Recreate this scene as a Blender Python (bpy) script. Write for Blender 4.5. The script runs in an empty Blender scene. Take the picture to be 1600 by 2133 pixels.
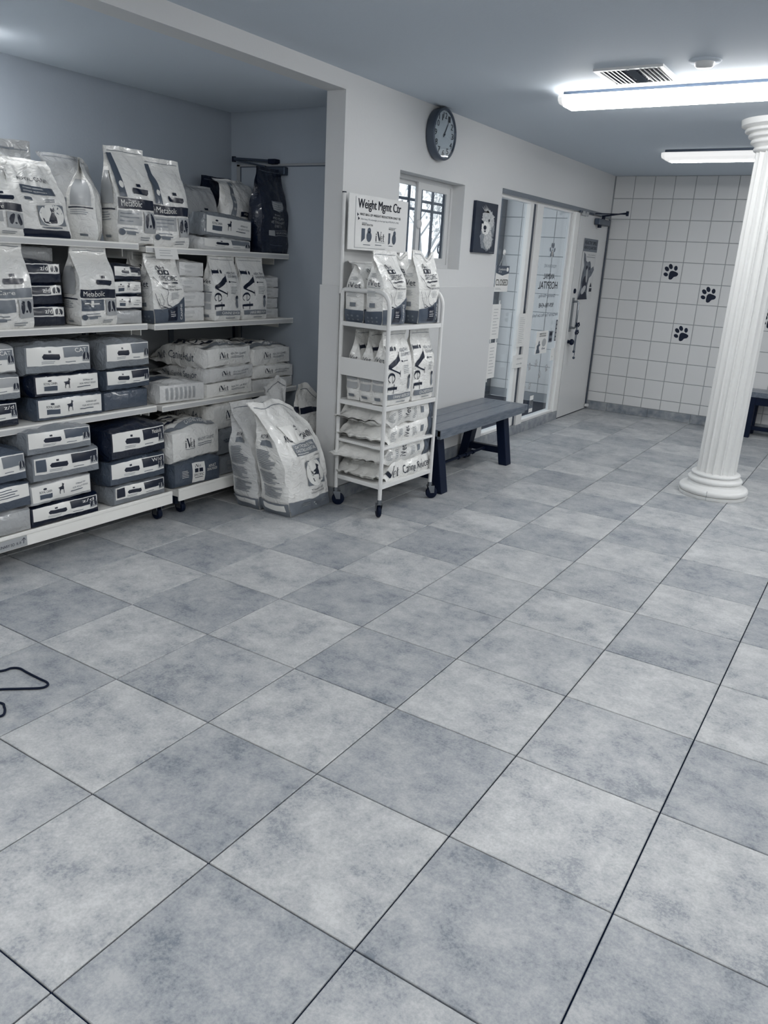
import bpy, bmesh, math, random
from mathutils import Vector, Matrix, noise
from mathutils.geometry import tessellate_polygon
S = bpy.context.scene
COL = S.collection
random.seed(7)
PI = math.pi

# ------------------------------------------------------------------ camera
cam = bpy.data.cameras.new('camera'); camo = bpy.data.objects.new('camera', cam); COL.objects.link(camo)
R_ = Vector((0.8398871, 0.54019989, 0.05266624)); U_ = Vector((-0.20783992, 0.23046318, 0.95062574)); W_ = Vector((-0.50139029, 0.80936444, -0.30583815))
mw = Matrix((R_, U_, -W_)).transposed().to_4x4(); mw.translation = (2.11338, -1.63141, 1.49545)
camo.matrix_world = mw
cam.sensor_fit = 'HORIZONTAL'; cam.sensor_width = 36.0; cam.lens = 1626.825 / 1600 * 36; cam.clip_start = .02; cam.clip_end = 200
S.camera = camo
# ------------------------------------------------------------------ world, exposure
wd = bpy.data.worlds.new('sky'); S.world = wd; wd.use_nodes = True
bg = wd.node_tree.nodes['Background']; bg.inputs[0].default_value = (.96, .98, 1.0, 1); bg.inputs[1].default_value = 2.0
S.view_settings.view_transform = 'Standard'; S.view_settings.look = 'None'; S.view_settings.gamma = 1.0
S.view_settings.exposure = 0.0
LAMP = 24.6          # emission of a fully lit tube diffuser
CZ = 2.475          # ceiling height
T = 0.457           # floor tile module

# ------------------------------------------------------------------ materials
def s2l(c): return c / 12.92 if c <= .04045 else ((c + .055) / 1.055) ** 2.4
RAMP = [(0, (4, 18, 42)), (.12, (17, 31, 52)), (.3, (74, 84, 98)), (.5, (125, 131, 138)), (.7, (176, 178, 179)), (.85, (213, 214, 214)), (1, (247, 246, 241))]
def tone(v):
    v = max(0, min(1, v))
    for (a, ca), (b, cb) in zip(RAMP, RAMP[1:]):
        if v <= b:
            k = (v - a) / (b - a)
            return tuple(s2l((x + (y - x) * k) / 255) for x, y in zip(ca, cb)) + (1,)
MATS = {}
def mat(name, v=.5, rough=.5, spec=.5, metal=0, emit=0, bump=0, bscale=40, var=0, vscale=6, coat=0, emitcol=None, stretch=None):
    if name in MATS: return MATS[name]
    m = bpy.data.materials.new(name); m.use_nodes = True; MATS[name] = m
    nt = m.node_tree; b = nt.nodes['Principled BSDF']
    b.inputs['Base Color'].default_value = tone(v); b.inputs['Roughness'].default_value = rough
    b.inputs['Specular IOR Level'].default_value = spec; b.inputs['Metallic'].default_value = metal
    if coat: b.inputs['Coat Weight'].default_value = coat; b.inputs['Coat Roughness'].default_value = .12
    if emit:
        b.inputs['Emission Color'].default_value = emitcol or (1, .995, .985, 1); b.inputs['Emission Strength'].default_value = emit
    tc = nt.nodes.new('ShaderNodeTexCoord'); mp = nt.nodes.new('ShaderNodeMapping'); nt.links.new(tc.outputs['Object'], mp.inputs[0])
    if stretch: mp.inputs['Scale'].default_value = stretch
    if var:
        n = nt.nodes.new('ShaderNodeTexNoise'); n.inputs['Scale'].default_value = vscale; n.inputs['Detail'].default_value = 5
        r = nt.nodes.new('ShaderNodeValToRGB'); r.color_ramp.elements[0].position = .3; r.color_ramp.elements[1].position = .7
        r.color_ramp.elements[0].color = tone(v - var); r.color_ramp.elements[1].color = tone(v + var)
        nt.links.new(mp.outputs[0], n.inputs['Vector']); nt.links.new(n.outputs[0], r.inputs[0]); nt.links.new(r.outputs[0], b.inputs['Base Color'])
    if bump:
        n2 = nt.nodes.new('ShaderNodeTexNoise'); n2.inputs['Scale'].default_value = bscale; n2.inputs['Detail'].default_value = 3
        bp = nt.nodes.new('ShaderNodeBump'); bp.inputs['Strength'].default_value = bump; bp.inputs['Distance'].default_value = .01
        nt.links.new(mp.outputs[0], n2.inputs['Vector']); nt.links.new(n2.outputs[0], bp.inputs['Height']); nt.links.new(bp.outputs[0], b.inputs['Normal'])
    return m

def floor_tile_mat(name, v):
    m = bpy.data.materials.new(name); m.use_nodes = True; nt = m.node_tree; b = nt.nodes['Principled BSDF']
    oi = nt.nodes.new('ShaderNodeObjectInfo'); tc = nt.nodes.new('ShaderNodeTexCoord')
    mul = nt.nodes.new('ShaderNodeVectorMath'); mul.operation = 'MULTIPLY_ADD'; mul.inputs[1].default_value = (37, 61, 13)
    nt.links.new(oi.outputs['Random'], mul.inputs[0]); nt.links.new(tc.outputs['Object'], mul.inputs[2])
    def nz(sc, det, rough):
        n = nt.nodes.new('ShaderNodeTexNoise'); n.inputs['Scale'].default_value = sc; n.inputs['Detail'].default_value = det; n.inputs['Roughness'].default_value = rough
        nt.links.new(mul.outputs[0], n.inputs['Vector']); return n
    a, c, d = nz(6.5, 8, .68), nz(30, 6, .75), nz(120, 4, .7)
    mx0 = nt.nodes.new('ShaderNodeMix'); mx0.inputs[0].default_value = .30
    nt.links.new(a.outputs[0], mx0.inputs[2]); nt.links.new(c.outputs[0], mx0.inputs[3])
    mx = nt.nodes.new('ShaderNodeMix'); mx.inputs[0].default_value = .20
    nt.links.new(mx0.outputs[0], mx.inputs[2]); nt.links.new(d.outputs[0], mx.inputs[3])
    r = nt.nodes.new('ShaderNodeValToRGB'); e = r.color_ramp.elements
    e[0].position = .39; e[0].color = tone(v - .15); e[1].position = .60; e[1].color = tone(v + .09)
    k = e.new(.46); k.color = tone(v - .03); k = e.new(.53); k.color = tone(v + .03)
    nt.links.new(mx.outputs[0], r.inputs[0]); nt.links.new(r.outputs[0], b.inputs['Base Color'])
    b.inputs['Roughness'].default_value = .38; b.inputs['Specular IOR Level'].default_value = .45
    bp = nt.nodes.new('ShaderNodeBump'); bp.inputs['Strength'].default_value = .12; bp.inputs['Distance'].default_value = .004
    nt.links.new(c.outputs[0], bp.inputs['Height']); nt.links.new(bp.outputs[0], b.inputs['Normal'])
    MATS[name] = m; return m

def glass_mat(name='clear_glass', tint=(.93, .96, .98, 1)):
    m = bpy.data.materials.new(name); m.use_nodes = True; nt = m.node_tree; nt.nodes.remove(nt.nodes['Principled BSDF'])
    tr = nt.nodes.new('ShaderNodeBsdfTransparent'); tr.inputs[0].default_value = tint
    gl = nt.nodes.new('ShaderNodeBsdfGlossy'); gl.inputs['Roughness'].default_value = .02
    lw = nt.nodes.new('ShaderNodeLayerWeight'); pw = nt.nodes.new('ShaderNodeMath'); pw.operation = 'POWER'; pw.inputs[1].default_value = 4.0
    ma = nt.nodes.new('ShaderNodeMath'); ma.operation = 'MULTIPLY_ADD'; ma.inputs[1].default_value = .6; ma.inputs[2].default_value = .035
    mx = nt.nodes.new('ShaderNodeMixShader'); out = nt.nodes['Material Output']
    nt.links.new(lw.outputs['Facing'], pw.inputs[0]); nt.links.new(pw.outputs[0], ma.inputs[0]); nt.links.new(ma.outputs[0], mx.inputs[0])
    nt.links.new(tr.outputs[0], mx.inputs[1]); nt.links.new(gl.outputs[0], mx.inputs[2]); nt.links.new(mx.outputs[0], out.inputs[0])
    MATS[name] = m; return m

WALL = mat('wall_paint', .84, .6, .3, bump=.06, bscale=60)
ALC_SHADE = mat('alcove_shade_paint', .70, .6, .3, bump=.06, bscale=60); ALC_SHADE.node_tree.nodes['Principled BSDF'].inputs['Base Color'].default_value = tuple(s2l(c / 255) for c in (163, 172, 182)) + (1,)  # wall colour darkened and blued to carry the shade inside the alcove
CEIL = mat('ceiling_paint', .86, .75, .25, bump=.05, bscale=80); CEIL.node_tree.nodes['Principled BSDF'].inputs['Base Color'].default_value = tuple(s2l(c / 255) for c in (204, 213, 222)) + (1,)
DADO = mat('wall_panel_paint', .82, .4, .4)
WTILE = mat('white_wall_tile', .82, .22, .5, bump=.03, bscale=9)
GROUTW = mat('wall_grout', .60, .8, .2)
GROUTF = mat('floor_grout', .04, .9, .1)
BASET = mat('base_tile', .52, .4, .4, var=.10, vscale=14)
SHELF = mat('shelf_enamel', .98, .35, .45)
SHELFD = mat('shelf_upright_dark', .10, .5, .3)
TROL = mat('trolley_white', .88, .28, .5)
STEEL = mat('brushed_steel', .55, .3, .5, metal=1)
DSTEEL = mat('dark_steel', .28, .35, .5, metal=.6)
RUB = mat('black_rubber', .0, .6, .2)
BLACK = mat('black_paint', .0, .5, .2)
COLW = mat('column_white', .88, .4, .4)
WOOD = mat('grey_stained_wood', .37, .28, .5, var=.07, vscale=9, stretch=(9, 1.2, 9))
FRAMEW = mat('window_vinyl', .80, .35, .4)
FRAMEA = mat('aluminium_frame', .90, .35, .45)
DOORW = mat('door_paint', .80, .3, .45, bump=.03, bscale=30)
TRIMG = mat('door_trim_grey', .45, .45, .4)
PAPER = mat('paper', .90, .8, .2)
INK = mat('navy_ink', .03, .5, .3)
INKB = mat('black_ink', .0, .5, .3)
INKG = mat('grey_ink', .42, .5, .3)
INKM = mat('mid_grey_ink', .30, .5, .3)
INKL = mat('pale_grey_ink', .66, .5, .3)
INKW = mat('white_ink', .93, .5, .3)
GLASS = glass_mat()
FT = [floor_tile_mat('floor_tile_dark', .60), floor_tile_mat('floor_tile_mid', .64), floor_tile_mat('floor_tile_light', .68)]
def bagmat(n, v, rough=.24):
    m = mat(n, v, rough, .5, bump=.75, bscale=21, coat=.5, stretch=(1, 1, 1.6)); m.node_tree.nodes['Principled BSDF'].inputs['Coat Roughness'].default_value = .08
    for q in m.node_tree.nodes:
        if q.type == 'TEX_NOISE': q.inputs['Distortion'].default_value = 1.4; q.inputs['Detail'].default_value = 2
    return m
BW = bagmat('white_bag_film', .93); BW2 = bagmat('offwhite_bag_film', .86); BG = bagmat('grey_bag_film', .52); BM = bagmat('pale_grey_bag_film', .68)
BD = bagmat('slate_bag_film', .29); BK = bagmat('navy_bag_film', .02, .3)
PW = mat('white_print', .95, .3, .5, coat=.2); PD = mat('dark_print', .02, .3, .5, coat=.2); PG = mat('grey_print', .46, .3, .5, coat=.2)
PL = mat('light_grey_print', .66, .3, .5, coat=.2); PM = mat('slate_print', .30, .3, .5, coat=.2)

# ------------------------------------------------------------------ mesh helpers
OFF = {}
class MB:
    def __init__(s): s.v = []; s.f = []
    def quad(s, *p):
        n = len(s.v); s.v += [tuple(q) for q in p]; s.f.append(tuple(range(n, n + len(p)))); return s
    def box(s, x0, y0, z0, x1, y1, z1):
        x0, x1 = sorted((x0, x1)); y0, y1 = sorted((y0, y1)); z0, z1 = sorted((z0, z1)); n = len(s.v)
        s.v += [(x0, y0, z0), (x1, y0, z0), (x1, y1, z0), (x0, y1, z0), (x0, y0, z1), (x1, y0, z1), (x1, y1, z1), (x0, y1, z1)]
        s.f += [tuple(n + i for i in q) for q in ((0, 3, 2, 1), (4, 5, 6, 7), (0, 1, 5, 4), (1, 2, 6, 5), (2, 3, 7, 6), (3, 0, 4, 7))]; return s
    def tube(s, path, r, n=12, cap=True):
        P = [Vector(p) for p in path]; rings = []; prev = None
        for i, p in enumerate(P):
            d = (P[min(i + 1, len(P) - 1)] - P[max(i - 1, 0)]).normalized()
            if prev is None: a = d.orthogonal().normalized()
            else: a = (prev - d * prev.dot(d)).normalized()
            prev = a; b = d.cross(a); rr = r[i] if isinstance(r, (list, tuple)) else r
            k = len(s.v); s.v += [tuple(p + (a * math.cos(t) + b * math.sin(t)) * rr) for t in [2 * PI * j / n for j in range(n)]]; rings.append(k)
        for k, l in zip(rings, rings[1:]):
            for j in range(n): s.f.append((k + j, k + (j + 1) % n, l + (j + 1) % n, l + j))
        if cap:
            s.f.append(tuple(rings[0] + j for j in reversed(range(n)))); s.f.append(tuple(rings[-1] + j for j in range(n)))
        return s
    def bar(s, p, q, w, h, up=(0, 0, 1)):
        p = Vector(p); q = Vector(q); d = (q - p).normalized(); a = d.cross(Vector(up))
        a = a.normalized() if a.length > 1e-4 else d.orthogonal().normalized(); b = a.cross(d).normalized(); n = len(s.v)
        for c in (p, q):
            s.v += [tuple(c + a * (w / 2 * i) + b * (h / 2 * j)) for i, j in ((-1, -1), (1, -1), (1, 1), (-1, 1))]
        s.f += [tuple(n + i for i in t) for t in ((0, 1, 2, 3), (7, 6, 5, 4), (0, 4, 5, 1), (1, 5, 6, 2), (2, 6, 7, 3), (3, 7, 4, 0))]; return s
    def lathe(s, c, prof, n=40, axis='z'):
        rings = []
        for r, h in prof:
            k = len(s.v); rings.append(k)
            for j in range(n):
                t = 2 * PI * j / n; a, b = r * math.cos(t), r * math.sin(t)
                s.v.append((c[0] + a, c[1] + b, c[2] + h) if axis == 'z' else ((c[0] + h, c[1] + a, c[2] + b) if axis == 'x' else (c[0] + b, c[1] + h, c[2] + a)))
        for k, l in zip(rings, rings[1:]):
            for j in range(n): s.f.append((k + j, k + (j + 1) % n, l + (j + 1) % n, l + j))
        s.f.append(tuple(rings[0] + j for j in reversed(range(n)))); s.f.append(tuple(rings[-1] + j for j in range(n)))
        return s
    def build(s, name, m, parent=None, smooth=False, bevel=0):
        return mk(name, s.v, s.f, m, parent, smooth, bevel)
def mk(name, v, f, m, parent=None, smooth=False, bevel=0, local=False, mesh=None):
    if mesh is None:
        mesh = bpy.data.meshes.new(name)
        if parent is not None and not local:
            o = OFF.get(parent.name, Vector()); v = [(a[0] - o.x, a[1] - o.y, a[2] - o.z) for a in v]
        mesh.from_pydata([tuple(a) for a in v], [], f)
        if m: mesh.materials.append(m)
        if smooth:
            mesh.polygons.foreach_set('use_smooth', [True] * len(mesh.polygons))
        mesh.update()
    ob = bpy.data.objects.new(name, mesh); COL.objects.link(ob)
    if parent is not None:
        ob.parent = parent
        if not local: OFF[ob.name] = OFF.get(parent.name, Vector())
    if bevel:
        bv = ob.modifiers.new('bevel', 'BEVEL'); bv.width = bevel; bv.segments = 2; bv.limit_method = 'ANGLE'
    if smooth and not bevel:
        pass
    return ob
def autosmooth(ob, ang=40):
    me = ob.data; me.polygons.foreach_set('use_smooth', [True] * len(me.polygons))
    me.set_sharp_from_angle(angle=math.radians(ang)); return ob
def tag(o, label=None, cat=None, group=None, kind=None):
    if label: o['label'] = label
    if cat: o['category'] = cat
    if group: o['group'] = group
    if kind: o['kind'] = kind
    return o
def root(name, loc, label, cat, group=None):
    o = bpy.data.objects.new(name, None); COL.objects.link(o); o.location = loc; o.empty_display_size = .1
    OFF[o.name] = Vector(loc); return tag(o, label, cat, group)
def struct(o, label=None):
    o['kind'] = 'structure'
    if label: o['label'] = label
    return o

# ------------------------------------------------------------------ 2D shapes
def merge2(*ps):
    V = []; F = []
    for v, f in ps:
        n = len(V); V += list(v); F += [tuple(i + n for i in t) for t in f]
    return V, F
def rect(x0, y0, x1, y1, nx=1, ny=1):
    V = [(x0 + (x1 - x0) * i / nx, y0 + (y1 - y0) * j / ny) for j in range(ny + 1) for i in range(nx + 1)]
    F = [(j * (nx + 1) + i, j * (nx + 1) + i + 1, (j + 1) * (nx + 1) + i + 1, (j + 1) * (nx + 1) + i) for j in range(ny) for i in range(nx)]
    return V, F
def ell(cx, cy, rx, ry, n=24, rot=0):
    c, s = math.cos(rot), math.sin(rot); V = []
    for i in range(n):
        a = 2 * PI * i / n; x, y = rx * math.cos(a), ry * math.sin(a); V.append((cx + x * c - y * s, cy + x * s + y * c))
    return V, [tuple(range(n))]
def poly(pts, x0=0, y0=0, x1=1, y1=1):
    V = [(x0 + (x1 - x0) * p[0], y0 + (y1 - y0) * p[1]) for p in pts]
    tr = tessellate_polygon([[Vector((p[0], p[1], 0)) for p in V]])
    return V, [tuple(t) for t in tr]
def stroke(pts, w, asp=1):
    V = []; F = []
    for i, p in enumerate(pts):
        a = pts[max(i - 1, 0)]; b = pts[min(i + 1, len(pts) - 1)]; dx, dy = b[0] - a[0], (b[1] - a[1]) * asp
        l = math.hypot(dx, dy) or 1; nx, ny = -dy / l * w / 2, dx / l * w / 2 / asp
        V += [(p[0] + nx, p[1] + ny), (p[0] - nx, p[1] - ny)]
    for i in range(len(pts) - 1): F.append((2 * i, 2 * i + 1, 2 * i + 3, 2 * i + 2))
    return V, F
def lines(x0, y0, x1, y1, n, seed=1, fill=.45):
    rnd = random.Random(seed); out = []
    for i in range(n):
        yy = y1 - (y1 - y0) * (i + .5) / n; h = (y1 - y0) / n * fill / 2
        out.append(rect(x0, yy - h, x0 + (x1 - x0) * rnd.uniform(.6, 1), yy + h, 3, 1))
    return merge2(*out)
TXT = {}
def text2(s, bold=0.0):
    key = (s, bold)
    if key not in TXT:
        cu = bpy.data.curves.new('txt', 'FONT'); cu.body = s; cu.offset = bold; cu.resolution_u = 3; cu.fill_mode = 'FRONT'
        ob = bpy.data.objects.new('txt', cu); COL.objects.link(ob)
        dg = bpy.context.evaluated_depsgraph_get(); dg.update()
        me = ob.evaluated_get(dg).to_mesh()
        V = [(v.co.x, v.co.y) for v in me.vertices]; F = [tuple(p.vertices) for p in me.polygons]
        ob.evaluated_get(dg).to_mesh_clear(); COL.objects.unlink(ob); bpy.data.objects.remove(ob); bpy.data.curves.remove(cu)
        xs = [v[0] for v in V]; ys = [v[1] for v in V]; a, b, c, d = min(xs), max(xs), min(ys), max(ys)
        TXT[key] = ([((x - a) / (b - a or 1), (y - c) / (d - c or 1)) for x, y in V], F, (b - a) / (d - c))
    return TXT[key]
def text(s, x0, y0, x1, y1, bold=0.0, rot=0, mirror=False):
    if bold:
        if rot: d = (y1 - y0) * min(.02, bold * .6 / max(text2(s)[2], .1)); return merge2(*[text(s, x0, y0 + k * d, x1, y1 + k * d, 0, rot, mirror) for k in (-1, 0, 1)])
        d = (x1 - x0) * min(.02, bold * 1.6 / max(text2(s)[2], .1)); return merge2(*[text(s, x0 + k * d, y0, x1 + k * d, y1, 0, rot, mirror) for k in (-1, 0, 1)])
    V, F, asp = text2(s, bold); out = []
    for x, y in V:
        if mirror: x = 1 - x
        if rot == -90: x, y = y, 1 - x
        elif rot == 90: x, y = 1 - y, x
        out.append((x0 + (x1 - x0) * x, y0 + (y1 - y0) * y))
    return out, (F if not mirror else [tuple(reversed(f)) for f in F])
DOG = [(.02, .62), (.10, .66), (.22, .67), (.50, .69), (.62, .76), (.66, .88), (.68, .97), (.76, 1), (.80, .96), (.92, .92), (.95, .86), (.84, .80), (.80, .70), (.80, .55), (.76, .42), (.78, .2), (.80, .03), (.86, 0), (.74, 0), (.70, .2), (.68, .38), (.46, .40), (.36, .42), (.30, .34), (.22, .2), (.24, .04), (.30, 0), (.18, 0), (.14, .2), (.18, .36), (.16, .5), (.12, .58), (.03, .57)]
CAT = [(.30, 0), (.78, 0), (.80, .1), (.78, .35), (.70, .55), (.68, .70), (.74, .82), (.74, 1), (.66, .92), (.58, .92), (.50, 1), (.48, .82), (.53, .68), (.44, .5), (.34, .3), (.30, .12), (.12, .12), (.08, .3), (.0, .36), (.04, .1), (.14, .03)]
def doghead(x0, y0, x1, y1):
    def q(*e): return ell(x0 + (x1 - x0) * e[0], y0 + (y1 - y0) * e[1], (x1 - x0) * e[2], (y1 - y0) * e[3], 14, e[4] if len(e) > 4 else 0)
    return merge2(poly([(.30, .95), (.12, .80), (.04, .5), (.10, .2), (.22, .12), (.34, .3), (.40, .6), (.42, .9)], x0, y0, x1, y1), poly([(.70, .95), (.88, .80), (.96, .5), (.90, .2), (.78, .12), (.66, .3), (.60, .6), (.58, .9)], x0, y0, x1, y1), q(.5, .26, .08, .07))
def pawshape(cx, cy, r, tilt=0, asp=1):
    out = []
    def R(x, y):
        c, s = math.cos(tilt), math.sin(tilt); return cx + (x * c - y * s) * r, cy + (x * s + y * c) * r * asp
    for x, y, a, b, t in ((-.62, .15, .2, .27, .5), (-.24, .62, .21, .3, .15), (.24, .62, .21, .3, -.15), (.62, .15, .2, .27, -.5)):
        p = R(x, y); v, f = ell(0, 0, a * r, b * r, 18, t + tilt); out.append(([(p[0] + q[0], p[1] + q[1] * asp) for q in v], f))
    pad = [(-.5, -.62), (-.58, -.45), (-.45, -.2), (-.2, .1), (0, .18), (.2, .1), (.45, -.2), (.58, -.45), (.5, -.62), (.3, -.68), (0, -.58), (-.3, -.68)]
    out.append(poly([R(*p) for p in pad])); return merge2(*out)
def ivet(x0, y0, x1, y1, rot=0):
    P = []
    def serif(x, y, w, h=.035): return rect(x - w / 2, y, x + w / 2, y + h)
    P += [rect(.03, 0, .10, .55), serif(.065, 0, .13), serif(.045, .52, .08), ell(.065, .72, .045, .07, 14)]
    P += [poly([(.16, .96), (.30, .96), (.475, .2), (.45, .02), (.40, .02)]), poly([(.42, .02), (.455, .02), (.60, .96), (.565, .96)]), serif(.22, .95, .19), serif(.585, .95, .13)]
    ring = []
    n = 22
    for i in range(n + 1):
        a = math.radians(15 + 315 * i / n); ring.append((a, .35 + .65 * abs(math.cos(a / 2 + .2))))
    V = []; F = []
    for a, k in ring:
        t = .055 * (1 if math.cos(a) < 0 else .45)
        V += [(.67 + .115 * math.cos(a), .29 + .30 * math.sin(a)), (.67 + (.115 - t) * math.cos(a), .29 + (.30 - t * 1.1) * math.sin(a))]
    F = [(2 * i, 2 * i + 1, 2 * i + 3, 2 * i + 2) for i in range(n)]
    P += [(V, F), rect(.60, .30, .775, .335)]
    P += [rect(.85, .06, .91, .78), rect(.80, .52, .99, .56), rect(.86, 0, .97, .06)]
    V, F = merge2(*P); out = []
    for x, y in V:
        if rot == -90: x, y = y, 1 - x
        out.append((x0 + (x1 - x0) * x, y0 + (y1 - y0) * y))
    return out, F
def flat(name, shape, fn, m, parent, local=False):
    v, f = shape; return mk(name, [fn(*p) for p in v], f, m, parent, local=local)
def subdiv(shape, mx):
    v, f = shape
    bm = bmesh.new(); vs = [bm.verts.new((p[0], p[1], 0)) for p in v]
    for t in f:
        if len(set(t)) > 2:
            try: bm.faces.new([vs[i] for i in t])
            except ValueError: pass
    bmesh.ops.triangulate(bm, faces=bm.faces[:])
    for _ in range(4):
        es = [e for e in bm.edges if abs(e.verts[0].co.x - e.verts[1].co.x) > mx[0] or abs(e.verts[0].co.y - e.verts[1].co.y) > mx[1]]
        if not es: break
        bmesh.ops.subdivide_edges(bm, edges=es, cuts=1); bmesh.ops.triangulate(bm, faces=[x for x in bm.faces if len(x.verts) > 3])
    bm.verts.index_update()
    V = [(x.co.x, x.co.y) for x in bm.verts]; F = [tuple(q.index for q in x.verts) for x in bm.faces]; bm.free(); return V, F

# ------------------------------------------------------------------ structure
def project(p):
    d = Vector(p) - mw.translation; z = d.dot(W_)
    if z <= .05: return None
    return 800 + 1626.825 * d.dot(R_) / z, 1066.5 - 1626.825 * d.dot(U_) / z
def visible(pts, m=60):
    q = [project(p) for p in pts]; q = [a for a in q if a]
    if not q: return False
    xs = [a[0] for a in q]; ys = [a[1] for a in q]
    return max(xs) > -m and min(xs) < 1600 + m and max(ys) > -m and min(ys) < 2133 + m
WX, YF, XB, YA, YJ, ZL = -.71, 7.20, -1.93, 2.67, 2.285, 2.385
XR, YB, YL = 4.5, -4.0, -1.2
fl = struct(MB().box(XB, YB, -.12, XR, YF, -.006).build('floor', GROUTF), 'grey mottled stone-look floor tiles with dark joints')
def slab(x0, y0, x1, y1, z0, z1, c=.003):
    V = [(x0, y0, z0), (x1, y0, z0), (x1, y1, z0), (x0, y1, z0), (x0, y0, z1 - c), (x1, y0, z1 - c), (x1, y1, z1 - c), (x0, y1, z1 - c), (x0 + c, y0 + c, z1), (x1 - c, y0 + c, z1), (x1 - c, y1 - c, z1), (x0 + c, y1 - c, z1)]
    F = [(0, 1, 5, 4), (1, 2, 6, 5), (2, 3, 7, 6), (3, 0, 4, 7), (4, 5, 9, 8), (5, 6, 10, 9), (6, 7, 11, 10), (7, 4, 8, 11), (8, 9, 10, 11)]
    return V, F
g = .0022
full = []
for k in range(3):
    v, f = slab(g, g, T - g, T - g, -.012, 0, .0018); me = bpy.data.meshes.new('tile'); me.from_pydata(v, [], f); me.materials.append(FT[k]); full.append(me)
LIGHT = {(0, 0): 1, (4, 0): 2, (4, 1): 0, (4, 2): 2, (4, -1): 0, (0, -1): 2}
rnd = random.Random(3); ntile = 0; rest = MB()
for j in range(-6, 17):
    for i in range(-5, 10):
        x0, x1, y0, y1 = i * T, (i + 1) * T, j * T, (j + 1) * T
        rects = []
        if j >= 5:
            rects.append((max(x0, WX), y0, x1, min(y1, YF)))
            if j == 5 and i <= -2: rects.append((max(x0, XB), y0, min(x1, -.84), YA))
        else: rects.append((max(x0, XB), y0, x1, y1))
        kk = LIGHT.get((i, j), 2 if (i + j) % 2 else 0)
        if rnd.random() < .22: kk = 1
        for a, b, c, d in rects:
            if c - a < .02 or d - b < .02: continue
            if not visible([(a, b, 0), (c, b, 0), (c, d, 0), (a, d, 0)]): continue
            isfull = abs(c - a - T) < 1e-6 and abs(d - b - T) < 1e-6
            if isfull: t = mk('tile', None, None, None, fl, mesh=full[kk]); t.location = (a, b, 0)
            else:
                v, f = slab(g, g, c - a - g, d - b - g, -.012, 0, .0018); t = mk('tile', v, f, FT[kk], fl, local=True); t.location = (a, b, 0)
            ntile += 1
# left wall (window wall) with the openings, alcove walls, lintel
X2 = -.84
w = MB()
for a in ((YJ, 0, 2.895, CZ), (2.895, 0, 3.79, 1.46), (2.895, 2.045, 3.79, CZ), (3.79, 0, 4.43, CZ), (4.43, 2.05, YF, CZ), (YL, ZL, YJ, CZ), (YB, 0, YL, CZ)):
    w.box(X2, a[0], a[1], WX, a[2], a[3])
wl = struct(w.build('wall_left', WALL), 'pale painted wall with window, clock and glazed entrance')
pn = MB(); pn.box(WX, YJ - .007, .10, WX + .007, 4.43, 1.34).box(X2 - .012, YJ - .007, .10, WX, YJ, 1.34)
pn.build('wall_panel', DADO, wl, bevel=.002)
struct(MB().box(XB - .1, YL - .1, 0, XB, YA + .12, ZL + .1).build('wall_alcove_back', ALC_SHADE), 'shadowed back wall of the shelving alcove')
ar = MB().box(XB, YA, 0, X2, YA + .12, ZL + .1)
war = struct(ar.build('wall_alcove_right', ALC_SHADE), 'end wall of the alcove with a flush door')
struct(MB().box(XB, YL - .1, 0, X2, YL, ZL + .1).build('wall_alcove_left', ALC_SHADE))
struct(MB().box(XB - .1, YL - .1, ZL, X2, YA + .12, ZL + .12).build('ceiling_alcove', CEIL), 'dropped ceiling of the alcove')
struct(MB().box(X2, YB - .1, CZ, XR + .1, YF + .15, CZ + .1).build('ceiling', CEIL), 'plain painted ceiling')
struct(MB().box(XR, YB, 0, XR + .1, YF, CZ).build('wall_right', WALL))
struct(MB().box(X2, YB - .1, 0, XR, YB, CZ).build('wall_back', WALL))
# far tiled wall
wf = struct(MB().box(-1.925, YF, 0, XR + .1, YF + .15, CZ + .1).build('wall_far', GROUTW), 'white square tiled end wall with paw print tiles')
cols = [-.493 + .205 * k for k in range(-7, 11)]; rows = [.095, .204] + [.204 + .205 * k for k in range(1, 11)] + [CZ]
gt = .003
def wtile(x0, z0, x1, z1):
    w_, h_ = x1 - x0, z1 - z0; c = .0025; y1, y0 = 0, -.006
    V = [(gt, y1, gt), (w_ - gt, y1, gt), (w_ - gt, y1, h_ - gt), (gt, y1, h_ - gt), (gt, y0 + c, gt), (w_ - gt, y0 + c, gt), (w_ - gt, y0 + c, h_ - gt), (gt, y0 + c, h_ - gt),
         (gt + c, y0, gt + c), (w_ - gt - c, y0, gt + c), (w_ - gt - c, y0, h_ - gt - c), (gt + c, y0, h_ - gt - c)]
    F = [(0, 1, 5, 4), (1, 2, 6, 5), (2, 3, 7, 6), (3, 0, 4, 7), (4, 5, 9, 8), (5, 6, 10, 9), (6, 7, 11, 10), (7, 4, 8, 11), (8, 9, 10, 11)]
    return V, F
tm = {}; TILES = {}
for x0, x1 in zip(cols, cols[1:]):
    for z0, z1 in zip(rows, rows[1:]):
        for a, b in ((max(x0, WX), x1), (max(x0, -1.925), min(x1, X2))):
            if b - a < .02 or a > 1.5: continue
            key = (round(b - a, 3), round(z1 - z0, 3))
            if key not in tm:
                v, f = wtile(a, z0, b, z1); me = bpy.data.meshes.new('tile'); me.from_pydata(v, [], f); me.materials.append(WTILE); tm[key] = me
            t = mk('tile', None, None, None, wf, mesh=tm[key]); t.location = (a, YF, z0); t.rotation_euler = (0, 0, 0)
            TILES[(round((a + b) / 2, 2), round((z0 + z1) / 2, 2))] = (t, a, b, z0, z1)
def tile_at(x, z):
    for t, a, b, z0, z1 in TILES.values():
        if a <= x <= b and z0 <= z <= z1: return t, (a + b) / 2 - a, (z1 - z0) / 2
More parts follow.
